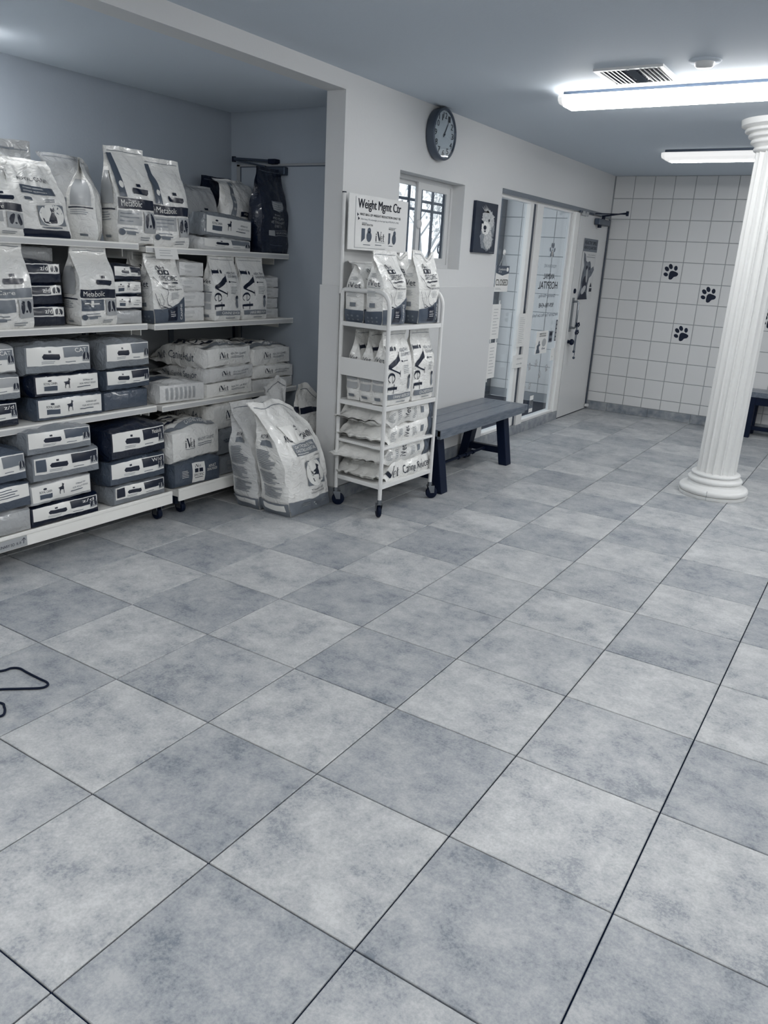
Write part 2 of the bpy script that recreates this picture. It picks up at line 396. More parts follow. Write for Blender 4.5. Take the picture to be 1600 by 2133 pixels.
for x, z in ((.018, 1.54), (.428, 1.334), (.227, .923), (1.05, 1.14)):
    t, cx, cz = tile_at(x, z)
    flat('paw_print', pawshape(cx, cz, .092, .62), lambda p, q: (p, -.0075, q), INKB, t, local=True)
# skirting of cut floor tiles
bs = struct(MB().box(WX, YJ, 0, WX + .004, 4.43, .088).build('baseboard_left', GROUTW))
bs2 = struct(MB().box(WX + .01, YF - .004, 0, XR, YF, .09).build('baseboard_far', GROUTW))
y = YJ
while y < 4.43:
    y1 = min(y + T, 4.43); MB().box(WX + .002, y + .002, .001, WX + .011, y1 - .002, .093).build('tile', BASET, bs, bevel=.0015); y = y1
x = -.70
for x1 in [-T, 0, T, 2 * T, 3 * T, 4 * T]:
    MB().box(x + .002, YF - .011, .001, x1 - .002, YF - .002, .095).build('tile', BASET, bs2, bevel=.0015); x = x1
jb = struct(MB().box(X2 - .004, YJ - .016, 0, WX + .011, YJ - .007, .095).build('baseboard_jamb', BASET))

# ------------------------------------------------------------------ window
def ringbox(y0, y1, z0, z1, x0, x1, wd):
    b = MB(); o = [(y0, z0), (y1, z0), (y1, z1), (y0, z1)]; i_ = [(y0 + wd, z0 + wd), (y1 - wd, z0 + wd), (y1 - wd, z1 - wd), (y0 + wd, z1 - wd)]
    b.v = [(x, *p) for x in (x0, x1) for p in o + i_]
    for k in range(4):
        l = (k + 1) % 4; b.f += [(8 + k, 8 + l, 12 + l, 12 + k), (k, 4 + k, 4 + l, l), (k, l, 8 + l, 8 + k), (4 + k, 12 + k, 12 + l, 4 + l)]
    return b
w1 = struct(ringbox(2.895, 3.79, 1.46, 2.045, X2 - .02, X2 + .035, .028).build('window_1', FRAMEW, bevel=.003), 'small white sliding window with grille outside')
def frame(y0, y1, z0, z1, x0, x1, wd, name, m, par, bevel=.003):
    return ringbox(y0, y1, z0, z1, x0, x1, wd).build(name, m, par, bevel=bevel)
s1 = frame(2.925, 3.36, 1.485, 2.02, X2 - .012, X2 + .008, .03, 'sash', FRAMEW, w1)
s2 = frame(3.30, 3.755, 1.485, 2.02, X2 + .010, X2 + .032, .048, 'sash', FRAMEW, w1)
MB().box(X2 - .004, 2.955, 1.515, X2, 3.33, 1.99).build('pane', GLASS, s1)
MB().box(X2 + .018, 3.348, 1.533, X2 + .022, 3.707, 1.972).build('pane', GLASS, s2)
MB().box(X2 + .012, 3.355, 1.52, X2 + .02, 3.37, 1.985).box(X2 + .008, 3.69, 1.52, X2 + .016, 3.707, 1.985).build('gasket', DSTEEL, s2)
lt = MB().lathe((X2 + .032, 3.325, 1.75), [(.001, 0), (.03, 0), (.032, .006), (.026, .014), (.001, .016)], 20, 'x'); lo = lt.build('latch', FRAMEW, s2); autosmooth(lo)
MB().box(X2 + .001, 2.90, 1.46, WX - .002, 3.785, 1.462).build('window_sill', FRAMEW, w1)
# grille outside
gr = root('window_grille', (X2 - .12, 3.35, 1.4), 'dark iron bar grille outside the small window', 'grille')
GM = mat('grille_iron', .34, .5, .4)
for yy in [2.75 + .17 * k for k in range(10)]: MB().bar((X2 - .12, yy, 1.40), (X2 - .12, yy, 2.12), .016, .016, (0, 1, 0)).build('bar', GM, gr)
for zz in (1.50, 1.86, 1.92): MB().bar((X2 - .13, 2.7, zz), (X2 - .13, 4.2, zz), .014, .018).build('rail', GM, gr)
for yy in (2.92, 3.55, 3.92):
    pts = [(X2 - .12, yy + .03 * math.cos(a) * (1 - a / 12), 1.60 + .045 * math.sin(a) * (1 - a / 12)) for a in [i * .5 for i in range(16)]]
    MB().tube(pts, .006, 6).build('scroll', GM, gr)

# ------------------------------------------------------------------ glazed screen
w2 = struct(MB().box(-.80, 4.43, 2.028, -.735, 6.26, 2.05).box(-.80, 4.43, .10, -.735, 4.452, 2.03).build('window_2', FRAMEA, bevel=.002), 'glazed entrance screen with two tall panes')
MB().box(-.715, 4.43, 2.052, -.700, YF - .01, 2.088).build('head_trim', TRIMG, w2, bevel=.003)
MB().box(-.84, 4.43, 0, -.70, 6.255, .088).build('curb', BASET, w2, bevel=.003)
MB().box(-.80, 4.452, .088, -.72, 5.09, .112).box(-.80, 5.30, .088, -.72, 6.17, .112).build('sill', FRAMEA, w2, bevel=.003)
MB().box(-.775, 5.06, .09, -.725, 5.135, 2.03).build('mullion', FRAMEA, w2, bevel=.003)
MB().box(-.785, 5.137, .09, -.725, 5.175, 2.03).build('gap_strip', DSTEEL, w2)
MB().box(-.79, 5.177, .0, -.705, 5.31, 2.035).build('mullion', FRAMEA, w2, bevel=.004)
MB().box(-.79, 6.14, .09, -.705, 6.255, 2.045).build('mullion', FRAMEA, w2, bevel=.004)
MB().box(-.772, 6.10, .112, -.745, 6.14, 2.03).build('stop', FRAMEW, w2, bevel=.002)
MB().box(-.765, 4.452, .112, -.759, 5.06, 2.028).build('pane', GLASS, w2)
MB().box(-.765, 5.31, .112, -.759, 6.10, 2.028).build('pane', GLASS, w2)

# outdoors
struct(MB().box(-14, 2.8, -.10, -.84, 7.19, -.02).box(-14, 7.36, -.10, 6, 30, -.02).build('ground_outside', mat('porch_concrete', .62, .7, .3, var=.06)), 'pale concrete outside the entrance')
struct(MB().box(-3.4, 4.0, 2.50, -.84, 7.34, 2.60).build('shading_porch_roof', CEIL), 'unseen porch roof added to shade the wall outside the entrance')  # unseen slab added overhead to shade the tiled porch wall
pp = root('porch_post', (-1.98, 7.13, 0), 'dark square porch post outside the glass by tiled wall', 'post')
MB().box(-2.03, 7.08, .04, -1.927, 7.22, 2.6).build('shaft', mat('porch_post_grey', .33, .5, .3), pp, bevel=.004)
MB().box(-2.06, 7.05, -.02, -1.927, 7.25, .04).build('base', DSTEEL, pp, bevel=.004)
def tree(x, y, h, seed, label):
    t = root('tree', (x, y, -.02), label, 'tree', 'trees outside the window')
    rn = random.Random(seed); tr = MB(); lf = MB()
    def grow(p, d, l, r, lv):
        q = p + d * l; tr.tube([p, (p + q) / 2 + Vector((rn.uniform(-1, 1), rn.uniform(-1, 1), 0)) * l * .06, q], [r, r * .85, r * .65], 6)
        if lv >= 3:
            for _ in range(14):
                c = q + Vector([rn.gauss(0, .22) for _ in range(3)]); a = Vector([rn.uniform(-1, 1) for _ in range(3)]).normalized() * .06; b = a.orthogonal().normalized() * .03
                lf.quad(c - a, c - b, c + a, c + b)
            return
        for k in range(3 if lv else 5):
            nd = (d + Vector((rn.uniform(-1, 1), rn.uniform(-1, 1), rn.uniform(-.1, .7))) * .75).normalized(); grow(p + d * l * rn.uniform(.6, 1), nd, l * .66, r * .55, lv + 1)
    grow(Vector((x, y, -.02)), Vector((0, 0, 1)), h * .33, h * .007, 0)
    tr.build('trunk', mat('bark', .66, .8, .2), t); lo = lf.build('foliage', mat('pale_leaf', .86, .7, .2), t); lo['kind'] = 'stuff'
tree(-5.2, 11.0, 4.6, 5, 'bare branching tree outside the small window'); tree(-7.5, 17.5, 5.5, 9, 'taller tree farther off outside the small window')

# ------------------------------------------------------------------ entrance door
d1 = struct(MB().box(-.755, 6.275, .008, -.705, 7.165, 2.042).build('door_1', DOORW, bevel=.003), 'white solid entrance door with poster, closer and pull handle')
MB().box(-.80, 6.257, 0, -.76, 6.29, 2.048).box(-.80, 7.165, 0, -.70, 7.198, 2.048).build('door_frame', TRIMG, d1, bevel=.002)
MB().box(-.70, 7.150, .05, -.692, 7.170, 2.04).build('hinge_edge', DSTEEL, d1)
def tubeobj(name, pts, r, m, par, n=10): return autosmooth(MB().tube(pts, r, n).build(name, m, par))
ph = tubeobj('pull_handle', [(-.705, 6.345, 1.20), (-.66, 6.345, 1.205), (-.645, 6.345, 1.19), (-.645, 6.345, .955), (-.66, 6.345, .94), (-.705, 6.345, .945)], .011, STEEL, d1)
MB().box(-.706, 6.315, .90, -.70, 6.375, 1.24).build('handle_plate', STEEL, d1, bevel=.002)
autosmooth(MB().lathe((-.704, 6.345, 1.305), [(.001, 0), (.024, 0), (.024, .01), (.018, .014), (.001, .014)], 18, 'x').build('deadbolt', BLACK, d1))
autosmooth(MB().lathe((-.704, 6.335, .80), [(.001, 0), (.018, 0), (.018, .02), (.03, .03), (.032, .045), (.022, .06), (.001, .062)], 18, 'x').build('knob', BLACK, d1))
MB().box(-.70, 7.13, .03, -.66, 7.17, .06).build('door_stop', FRAMEW, d1, bevel=.004)
# hanging bell strap on the handle
bh = root('door_bell_strap', (-.64, 6.36, .68), 'dark ribbon strap with small bells hanging from the door handle', 'bell strap')
MB().bar((-.638, 6.352, .97), (-.638, 6.357, .72), .014, .004, (1, 0, 0)).bar((-.634, 6.37, .97), (-.634, 6.378, .66), .010, .004, (1, 0, 0)).build('strap', INKM, bh)
for zz, s in ((.975, 1), (.90, .9)):
    b = MB()
    for sg in (-1, 1): b.tube([(-.635, 6.36, zz), (-.63, 6.36 + sg * .03 * s, zz + .02), (-.63, 6.36 + sg * .05 * s, zz - .005), (-.632, 6.36 + sg * .03 * s, zz - .018), (-.635, 6.36, zz)], .007, 6)
    b.build('bow', INK, bh)
for yy, zz in ((6.357, .72), (6.378, .655)): autosmooth(MB().lathe((-.636, yy, zz - .015), [(.001, -.015), (.010, -.011), (.015, 0), (.010, .011), (.001, .015)], 14, 'z').build('bell', DSTEEL, bh))
# closer
dc = root('door_closer', (-.70, 6.9, 2.0), 'dark door closer with folded arm atop white entrance door', 'door closer')
MB().box(-.70, 6.68, 1.962, -.645, 7.02, 2.022).build('body', DSTEEL, dc, bevel=.006)
MB().box(-.70, 6.20, 2.043, -.685, 6.60, 2.062).build('track_plate', DSTEEL, dc, bevel=.003)
for yy in (6.26, 6.36): MB().box(-.699, yy, 2.02, -.676, yy + .06, 2.06).build('bracket', INKL, dc, bevel=.003)
autosmooth(MB().tube([(-.67, 6.86, 2.02), (-.67, 6.86, 2.06)], .018, 14).build('spindle', BLACK, dc))
MB().bar((-.67, 6.86, 2.055), (-.41, 6.80, 2.083), .026, .012).build('arm', BLACK, dc, bevel=.002)
MB().bar((-.41, 6.80, 2.072), (-.68, 6.62, 2.062), .018, .010).build('forearm', BLACK, dc, bevel=.002)
autosmooth(MB().tube([(-.41, 6.80, 2.055), (-.41, 6.80, 2.10)], .014, 12).build('elbow', BLACK, dc))
autosmooth(MB().tube([(-.668, 6.76, 1.935), (-.668, 6.76, 1.965)], .02, 14).build('cap', BLACK, dc))
# ------------------------------------------------------------------ alcove door with closer
d2 = struct(MB().box(-1.83, YA - .012, 0, -.90, YA - .002, 2.045).build('door_2', ALC_SHADE, bevel=.002), 'flush painted door at the end of the alcove')
fm = MB().box(-1.865, YA - .018, 0, -1.835, YA - .001, 2.062).box(-1.865, YA - .018, 2.048, -.845, YA - .001, 2.062); fm.build('door_frame', mat('alcove_frame', .62, .5, .3), d2, bevel=.002)
MB().box(-1.835, YA - .016, 0, -1.829, YA - .012, 2.048).box(-1.835, YA - .016, 2.043, -.85, YA - .011, 2.048).build('gap', INKM, d2)
d3 = root('door_closer', (-1.55, YA - .01, 2.05), 'dark door closer arm above the bags in the alcove corner', 'door closer')
MB().bar((-1.86, YA - .05, 2.095), (-1.53, YA - .04, 2.075), .022, .016).build('arm', DSTEEL, d3, bevel=.002)
MB().bar((-1.86, YA - .05, 2.088), (-1.60, YA - .03, 2.045), .014, .010).build('forearm', DSTEEL, d3, bevel=.002)
MB().box(-1.56, YA - .055, 2.058, -1.50, YA, 2.088).build('bracket', BLACK, d3, bevel=.004)
MB().box(-1.62, YA - .05, 1.99, -1.42, YA - .012, 2.04).build('body', DSTEEL, d3, bevel=.006)
autosmooth(MB().tube([(-1.86, YA - .05, 2.075), (-1.86, YA - .05, 2.108)], .014, 12).build('elbow', BLACK, d3))

# ------------------------------------------------------------------ ceiling fixtures
HOUS = mat('lamp_housing', .88, .4, .4)
def fixture(x0, x1, y0, y1, zc, e, label, name='fluorescent_lamp', full=True, side=1.0):
    t = root(name, ((x0 + x1) / 2, (y0 + y1) / 2, zc), label, 'lamp', 'wraparound ceiling lamps')
    MB().box(x0 + .02, y0 + .035, zc - .022, x1 - .02, y1 - .035, zc).build('shadow_gap_housing', DSTEEL, t)  # housing coloured dark to give the shadow gap under the ceiling
    MB().box(x0 + .012, y0 + .012, zc - .026, x1 - .012, y1 - .012, zc - .020).build('backplate', HOUS, t)
    prof = [(y0 + .004, zc - .024), (y0, zc - .034), (y0 + .005, zc - .058), (y0 + .030, zc - .078), (y1 - .030, zc - .078), (y1 - .005, zc - .058), (y1, zc - .034), (y1 - .004, zc - .024)]
    n = len(prof); em = mat('lamp_diffuser_%g' % round(e, 2), .9, .35, .4, emit=e); es = mat('lamp_diffuser_side_%g' % round(e * side, 2), .9, .35, .4, emit=e * side)
    dim = mat('lamp_diffuser_dim', .9, .3, .5, emit=.6)
    def strip(i, j, nm, m):
        b = MB()
        for x in (x0 + .03, x1 - .03): b.v += [(x, *prof[k]) for k in range(i, j + 1)]
        k = j - i + 1; b.f = [(q, q + 1, k + q + 1, k + q) for q in range(k - 1)]; return b.build(nm, m, t)
    if full:
        strip(0, 2, 'diffuser_side', es); strip(2, 5, 'diffuser', em); strip(5, 7, 'diffuser_side', es)
    else:
        strip(0, 7, 'diffuser', dim); MB().box(x0 + .05, y1 - .105, zc - .0805, x1 - .05, y1 - .03, zc - .0795).build('lit_tube', em, t)
    for xa, xb in ((x0, x0 + .03), (x1, x1 - .03)):
        c = MB(); mid = [(xa, y0 + (a - y0) * .94 + (y1 - y0) * .03, zc - .024 - (zc - .024 - b) * .7) for a, b in prof]
        c.v = [(xb, a, b) for a, b in prof] + mid; c.f = [(i, i + 1, n + i + 1, n + i) for i in range(n - 1)] + [tuple(n + i for i in range(n))]
        autosmooth(c.build('end_cap', mat('lamp_end_cap', .93, .35, .4, emit=.5), t), 60)
    return t
fixture(.205, 1.635, 3.09, 3.29, CZ, LAMP * .8, 'bright wraparound ceiling lamp nearest the air vent', side=2.4)
fixture(.215, 1.64, 5.40, 5.62, CZ, LAMP * 1.3, 'dimmer far ceiling lamp with one glowing tube behind column', full=False)
fixture(-1.75, -1.53, -.56, .68, ZL, LAMP * 1.0, 'alcove ceiling lamp over the left shelving, beyond frame edge')
for (xa, ya, lb) in ((.19, .74, 'ceiling lamp just above the top edge of the view'), (.19, -1.66, 'ceiling lamp behind and left of the camera'), (2.9, 5.55, 'added far right ceiling fill lamp, unseen'), (2.9, 3.16, 'added middle right ceiling fill lamp, unseen'), (2.9, .74, 'added near right ceiling fill lamp, unseen'), (2.9, -1.66, 'ceiling lamp behind and right of the camera')):  # far, middle and near right lamps are unseen, added to brighten the room
    fixture(xa, xa + 1.43, ya, ya + .22, CZ, LAMP * (.22 if ya == .74 and xa < 1 else 1.2), lb)

# vent
vn = root('air_vent', (.73, 2.83, CZ), 'white square ceiling air register with angled louvres', 'air vent')
x0, x1, y0, y1 = .553, .902, 2.66, 3.005
b = MB().box(x0, y0, CZ - .012, x1, y0 + .025, CZ).box(x0, y1 - .025, CZ - .012, x1, y1, CZ).box(x0, y0 + .025, CZ - .012, x0 + .025, y1 - .025, CZ).box(x1 - .025, y0 + .025, CZ - .012, x1, y1 - .025, CZ); b.build('frame', HOUS, vn)
MB().box(x0 + .02, y0 + .02, CZ - .004, x1 - .02, y1 - .02, CZ - .001).build('duct', BLACK, vn)
for k in range(5):
    xx = x0 + .035 + k * .022; MB().bar((xx, y0 + .026, CZ - .008), (xx, y1 - .026, CZ - .008), .020, .002, (.5, 0, 1)).build('louvre', HOUS, vn)
for k in range(5):
    xx = x1 - .035 - k * .022; MB().bar((xx, y0 + .026, CZ - .008), (xx, y1 - .026, CZ - .008), .018, .002, (.95, 0, .5)).build('louvre', HOUS, vn)
for k in range(8):
    yy = y0 + .04 + k * .036; MB().bar((x0 + .15, yy, CZ - .008), (x1 - .15, yy, CZ - .008), .016, .002, (0, .9, .5)).build('louvre', INKG, vn)
for yy in (y0 + .012, y1 - .012): autosmooth(MB().lathe(((x0 + x1) / 2, yy, CZ - .014), [(.001, 0), (.006, 0), (.006, .003)], 10).build('screw', STEEL, vn))
dt = root('smoke_detector', (1.095, 2.665, CZ), 'small round white ceiling detector beside the air vent', 'detector')
autosmooth(MB().lathe((1.095, 2.665, CZ), [(.001, -.032), (.035, -.031), (.044, -.022), (.046, -.008)], 28).build('cover', HOUS, dt), 50)
autosmooth(MB().lathe((1.095, 2.665, CZ), [(.001, -.010), (.07, -.008), (.075, -.002), (.075, 0)], 28).build('base_ring', CEIL, dt), 50)

# ------------------------------------------------------------------ column
cx, cy = 1.235, 4.33
cl = root('fluted_column', (cx, cy, 0), 'white fluted column with rounded ring base on the tiled floor', 'column')
n = 160; v = []; zs = [.16, .17, 1.2, 2.30, 2.31]; V = []; NF = 16
for z in zs:
    tz = (z - .16) / 2.15; rr = .135 - .012 * tz
    for i in range(n):
        a = 2 * PI * i / n; u = (a / (2 * PI) * NF) % 1; fl_ = 0 if u < .16 else math.sin((u - .16) / .84 * PI) ** .5
        if z in (.16, 2.31): fl_ = 0
        r_ = rr - .020 * fl_; V.append((cx + r_ * math.cos(a), cy + r_ * math.sin(a), z))
F = [(k * n + i, k * n + (i + 1) % n, (k + 1) * n + (i + 1) % n, (k + 1) * n + i) for k in range(len(zs) - 1) for i in range(n)]
autosmooth(mk('shaft', V, F, COLW, cl), 25)
def torus_prof(r, z0, z1, k=7):
    c = (z0 + z1) / 2; h = (z1 - z0) / 2; return [(r - h * .9 + h * .9 * math.cos(t), c + h * math.sin(t)) for t in [-PI / 2 + PI * i / (k - 1) for i in range(k)]]
prof = [(.20, 0), (.232, .001), (.236, .022)] + torus_prof(.237, .022, .068) + [(.205, .072), (.20, .076), (.182, .084), (.178, .098)] + torus_prof(.188, .100, .130) + [(.165, .134), (.160, .142)] + torus_prof(.168, .145, .166) + [(.14, .168), (.10, .168)]
autosmooth(MB().lathe((cx, cy, 0), prof, 64).build('base', COLW, cl), 50)
MB().box(cx - .0006, cy - .2372, .003, cx + .0006, cy - .225, .066).build('seam', INKG, cl)
prof = [(.12, 2.285), (.128, 2.29)] + torus_prof(.142, 2.292, 2.316) + [(.138, 2.32), (.145, 2.33)] + torus_prof(.165, 2.335, 2.362) + [(.160, 2.366)] + torus_prof(.185, 2.37, 2.396) + [(.18, 2.40)] + torus_prof(.21, 2.402, 2.425) + [(.215, 2.43), (.235, 2.44), (.24, 2.474), (.1, 2.474)]
autosmooth(MB().lathe((cx, cy, 0), prof, 64).build('capital', COLW, cl), 50)

# ------------------------------------------------------------------ shelving units
def shelf_unit(y0, y1, label, lips):
    t = root('shelving_unit', (-1.55, (y0 + y1) / 2, 0), label, 'shelving', 'white gondola shelving in the alcove')
    MB().box(-1.905, y0 + .01, .09, -1.895, y1 - .01, 1.50).build('back_panel', mat('shelf_back', .60, .5, .3), t)
    for yy in (y0 + .012, y1 - .012): MB().box(-1.925, yy - .012, .06, -1.89, yy + .012, 1.52).build('upright', SHELFD, t, bevel=.002)
    ym = (y0 + y1) / 2
    MB().box(-1.895, ym - .02, .2, -1.885, ym + .02, 1.48).build('upright', mat('shelf_slotted', .40, .5, .3), t)
    for z, xl in lips:
        s = MB().box(-1.89, y0 + .004, z - .028, xl - .003, y1 - .004, z).build('shelf', SHELF, t, bevel=.002)
        MB().box(xl - .003, y0, z - .030, xl + .004, y1, z + .004).build('front_lip', SHELF, s, bevel=.0015)
        MB().box(xl + .004, y0 + .004, z - .026, xl + .0052, y1 - .004, z - .004).build('ticket_rail', mat('ticket_rail', .78, .25, .5), s)
        for yy in (y0 + .006, y1 - .012): MB().box(-1.89, yy, z - .07, xl - .12, yy + .006, z - .03).build('bracket', SHELF, s)
    xl = -1.205
    d = MB().box(-1.89, y0 + .004, .115, xl - .003, y1 - .004, .15).build('base_deck', SHELF, t, bevel=.002)
    MB().box(xl - .006, y0, .092, xl + .004, y1, .166).build('front_lip', SHELF, d, bevel=.002)
    MB().box(xl + .004, y0 + .002, .150, xl + .008, y1 - .002, .164).build('ticket_rail', SHELF, d, bevel=.0015)
    for ya_ in (y0 + .02, y1 - .05): MB().box(-1.89, ya_, .06, xl - .05, ya_ + .03, .115).build('foot_rail', SHELFD, t)
    for yy in (y0 + .065, y1 - .065):
        for xx in (-1.262, -1.82):
            c = MB().box(xx - .022, yy - .018, .075, xx + .022, yy + .018, .092).box(xx - .015, yy - .020, .03, xx + .018, yy - .016, .08).box(xx - .015, yy + .016, .03, xx + .018, yy + .020, .08).build('caster', STEEL, t)
            autosmooth(MB().lathe((xx, yy - .014, .034), [(.001, 0), (.030, 0), (.0335, .004), (.0335, .024), (.030, .028), (.001, .028)], 20, 'y').build('wheel', RUB, c))
    return t
ZS = (1.512, 1.095, .645)
shelf_unit(.165, 1.388, 'white gondola shelving unit at the left, cut by the frame edge', [(ZS[0], -1.405), (ZS[1], -1.36), (ZS[2], -1.31)])
shelf_unit(1.437, 2.655, 'white gondola shelving unit at the right, against the alcove end wall', [(ZS[0] - .012, -1.405), (ZS[1] - .006, -1.36), (ZS[2] - .012, -1.32)])
# cards on the shelf lips
def wallfn(X, n=0): return lambda a, b: (X + n, a, b)
sl = root('shelf_ticket', (-1.19, .38, .1), 'handwritten strip label on the lowest left shelf edge', 'label strip')
MB().box(-1.1966, .20, .098, -1.1956, .458, .148).build('strip', mat('strip_label', .66, .5, .3), sl)
flat('handwriting', merge2(text('ALORIE  URINARY SO  K-9', .235, .112, .425, .126), stroke([(.438, .112), (.442, .138)], .003), stroke([(.430, .128), (.442, .140), (.450, .128)], .003)), wallfn(-1.1948), INK, sl)
nc = root('price_note', (-1.39, 1.57, 1.44), 'white note card hanging from the right top shelf edge', 'note card')
MB().quad((-1.394, 1.487, 1.497), (-1.382, 1.489, 1.440), (-1.382, 1.656, 1.440), (-1.394, 1.652, 1.497)).build('card', PAPER, nc)
flat('lettering', merge2(lines(1.52, 1.452, 1.64, 1.492, 3, 4, .25)), lambda a, b: (-1.3925 + (1.497 - b) * .21, a, b), INKL, nc)

# ------------------------------------------------------------------ trolley
tr = root('trolley', (-.475, 2.515, 0), 'white tubular trolley on casters loaded with food bags', 'trolley')
A = {'RL': (-.662, 2.252), 'RR': (-.640, 2.832), 'FL': (-.300, 2.205), 'FR': (-.278, 2.785)}
def uframe(a, b, z):
    (xa, ya), (xb, yb) = A[a], A[b]; pts = [(xa, ya, .10), (xa, ya, z - .02)]
    dx, dy = xb - xa, yb - ya
    pts += [(xa + dx * .02, ya + dy * .02, z - .005), (xa + dx * .06, ya + dy * .06, z)]
    for k in range(7):
        an = PI / 2 * k / 6; pts.append((xa + dx * (.78 + .22 * math.sin(an)), ya + dy * (.78 + .22 * math.sin(an)), z - .09 * (1 - math.cos(an))))
    pts += [(xb, yb, .10)]
    return autosmooth(MB().tube(pts, .0125, 12).build('end_frame', TROL, tr), 60)
uframe('RL', 'FL', 1.325); uframe('RR', 'FR', 1.335)
for k in ('RL', 'RR'):
    x, y = A[k]; autosmooth(MB().tube([(x - .012, y, 1.30), (x - .012, y, 1.852)], .011, 12).build('sign_post', TROL, tr))
    autosmooth(MB().tube([(x - .012, y, 1.852), (x - .012, y, 1.858)], .0125, 12).build('post_cap', BLACK, tr))
def tq(u, v, z):
    P = [Vector(A[k]) for k in ('RL', 'FL', 'RR', 'FR')]; p = P[0].lerp(P[1], u).lerp(P[2].lerp(P[3], u), v); return (p.x, p.y, z)
for z in (1.14, .675, .435, .20):
    m = MB(); c = [(.0, .0), (1, 0), (1, 1), (0, 1)]
    m.v = [tq(u, v, z - .004) for u, v in c] + [tq(u, v, z) for u, v in c]; m.f = [(3, 2, 1, 0), (4, 5, 6, 7), (0, 1, 5, 4), (1, 2, 6, 5), (2, 3, 7, 6), (3, 0, 4, 7)]
    s = m.build('shelf', TROL, tr)
    thin = z in (.435,)
    for (u0, v0), (u1, v1) in (((1.0, .02), (1.0, .98)), ((0, .02), (0, .98)), ((.03, 0), (.97, 0)), ((.03, 1), (.97, 1))):
        p, q = Vector(tq(u0, v0, z - .009)), Vector(tq(u1, v1, z - .009)); MB().bar(p, q, .012, .012 if thin else .026).build('rim', TROL, s, bevel=.002)
m = MB(); m.bar(tq(.02, -.015, .882), tq(.98, -.015, .882), .004, .105); m.build('end_plate', TROL, tr, bevel=.0015)
for k, an in (('RL', .6), ('FL', 2.4), ('FR', .9), ('RR', .3)):
    x, y = A[k]; c = MB(); d = Vector((math.cos(an), math.sin(an), 0)); e = Vector((-d.y, d.x, 0)); hub = Vector((x, y, .040)) + d * .016
    c.tube([(x, y, .085), (x, y, .115)], .014, 12)
    for s in (-1, 1):
        o = e * (.017 * s); c.v += [tuple(Vector((x, y, .088)) - d * .016 + o), tuple(Vector((x, y, .088)) + d * .03 + o), tuple(hub + d * .014 + o), tuple(hub - d * .012 + o)]; n = len(c.v); c.f.append((n - 4, n - 3, n - 2, n - 1))
    c.bar(Vector((x, y, .088)) - d * .016, Vector((x, y, .088)) + d * .03, .036, .004)
    co = c.build('caster', STEEL, tr); wv = MB().lathe((0, 0, -.012), [(.001, 0), (.034, 0), (.039, .004), (.040, .012), (.039, .020), (.034, .024), (.001, .024)], 24)
    M = Matrix((d, Vector((0, 0, 1)), e)).transposed()
    wv.v = [tuple(hub + M @ Vector(p)) for p in wv.v]; autosmooth(wv.build('wheel', RUB, co))
# sign board
sg = root('weight_sign', (-.652, 2.57, 1.55), 'white printed sign board above the loaded trolley', 'sign')
XS = -.645
def sgp(a, b, n=0): return (XS + n + (a - 2.257) * .035, a, b)
m = MB(); y0, y1, z0, z1 = 2.262, 2.872, 1.548, 1.853
m.v = [sgp(y0, z0, -.006), sgp(y1, z0, -.006), sgp(y1, z1, -.006), sgp(y0, z1, -.006), sgp(y0, z0), sgp(y1, z0), sgp(y1, z1), sgp(y0, z1)]; m.f = [(3, 2, 1, 0), (4, 5, 6, 7), (0, 1, 5, 4), (1, 2, 6, 5), (2, 3, 7, 6), (3, 0, 4, 7)]
m.build('board', mat('sign_board', .88, .45, .4), sg)
def SG(x, y, n): return sgp(y0 + (y1 - y0) * x, z0 + (z1 - z0) * y, n)
flat('border', merge2(rect(.10, .04, .104, .96), rect(.10, .04, .62, .046)), lambda a, b: SG(a, b, .001), INKG, sg)
SF = lambda a, b: SG(a, b, .0015)
flat('title_lettering', text('Weight Mgmt Ctr', .14, .71, .87, .93, .018), SF, INK, sg)
flat('offer_lettering', text('FIRST BAG OF WEIGHT REDUCTION ONLY $5', .175, .625, .87, .675, .01), SF, INK, sg)
flat('bullet', poly([(.13, .61), (.155, .64), (.13, .675)]), SF, INK, sg); flat('bullet', poly([(.145, .54), (.172, .57), (.145, .605)]), SF, INK, sg)
flat('caption_lettering', text('WEIGHT REDUCTION', .21, .455, .39, .49, .01), SF, INK, sg); flat('caption_lettering', text('REDUCED FAT', .67, .42, .78, .45, .01), SF, INK, sg)
flat('logo_lettering', ivet(.445, .185, .60, .37), SF, INK, sg)
flat('offer_small_print', text('After losing 10% bodyweight, you free larger bag of FITLIFE $7 is FREE', .19, .545, .84, .585), SF, INKG, sg)
for sh in (rect(.67, .46, .80, .467), rect(.21, .50, .29, .507), rect(.44, .16, .60, .166), lines(.24, .09, .36, .12, 1, 2), lines(.44, .10, .60, .13, 1, 3), lines(.68, .10, .78, .13, 1, 3)): flat('small_print', sh, SF, INKG, sg)
flat('bag_picture', poly([(.21, .15), (.265, .22), (.265, .40), (.21, .40)]), SF, INKM, sg); flat('bag_picture', poly([(.67, .14), (.70, .17), (.70, .36), (.67, .36)]), SF, INKM, sg)
flat('dog_picture', merge2(ell(.335, .37, .028, .055), ell(.335, .26, .042, .10)), SF, INKM, sg); flat('dog_picture', merge2(ell(.775, .36, .022, .05), ell(.77, .25, .034, .10)), SF, INKM, sg)
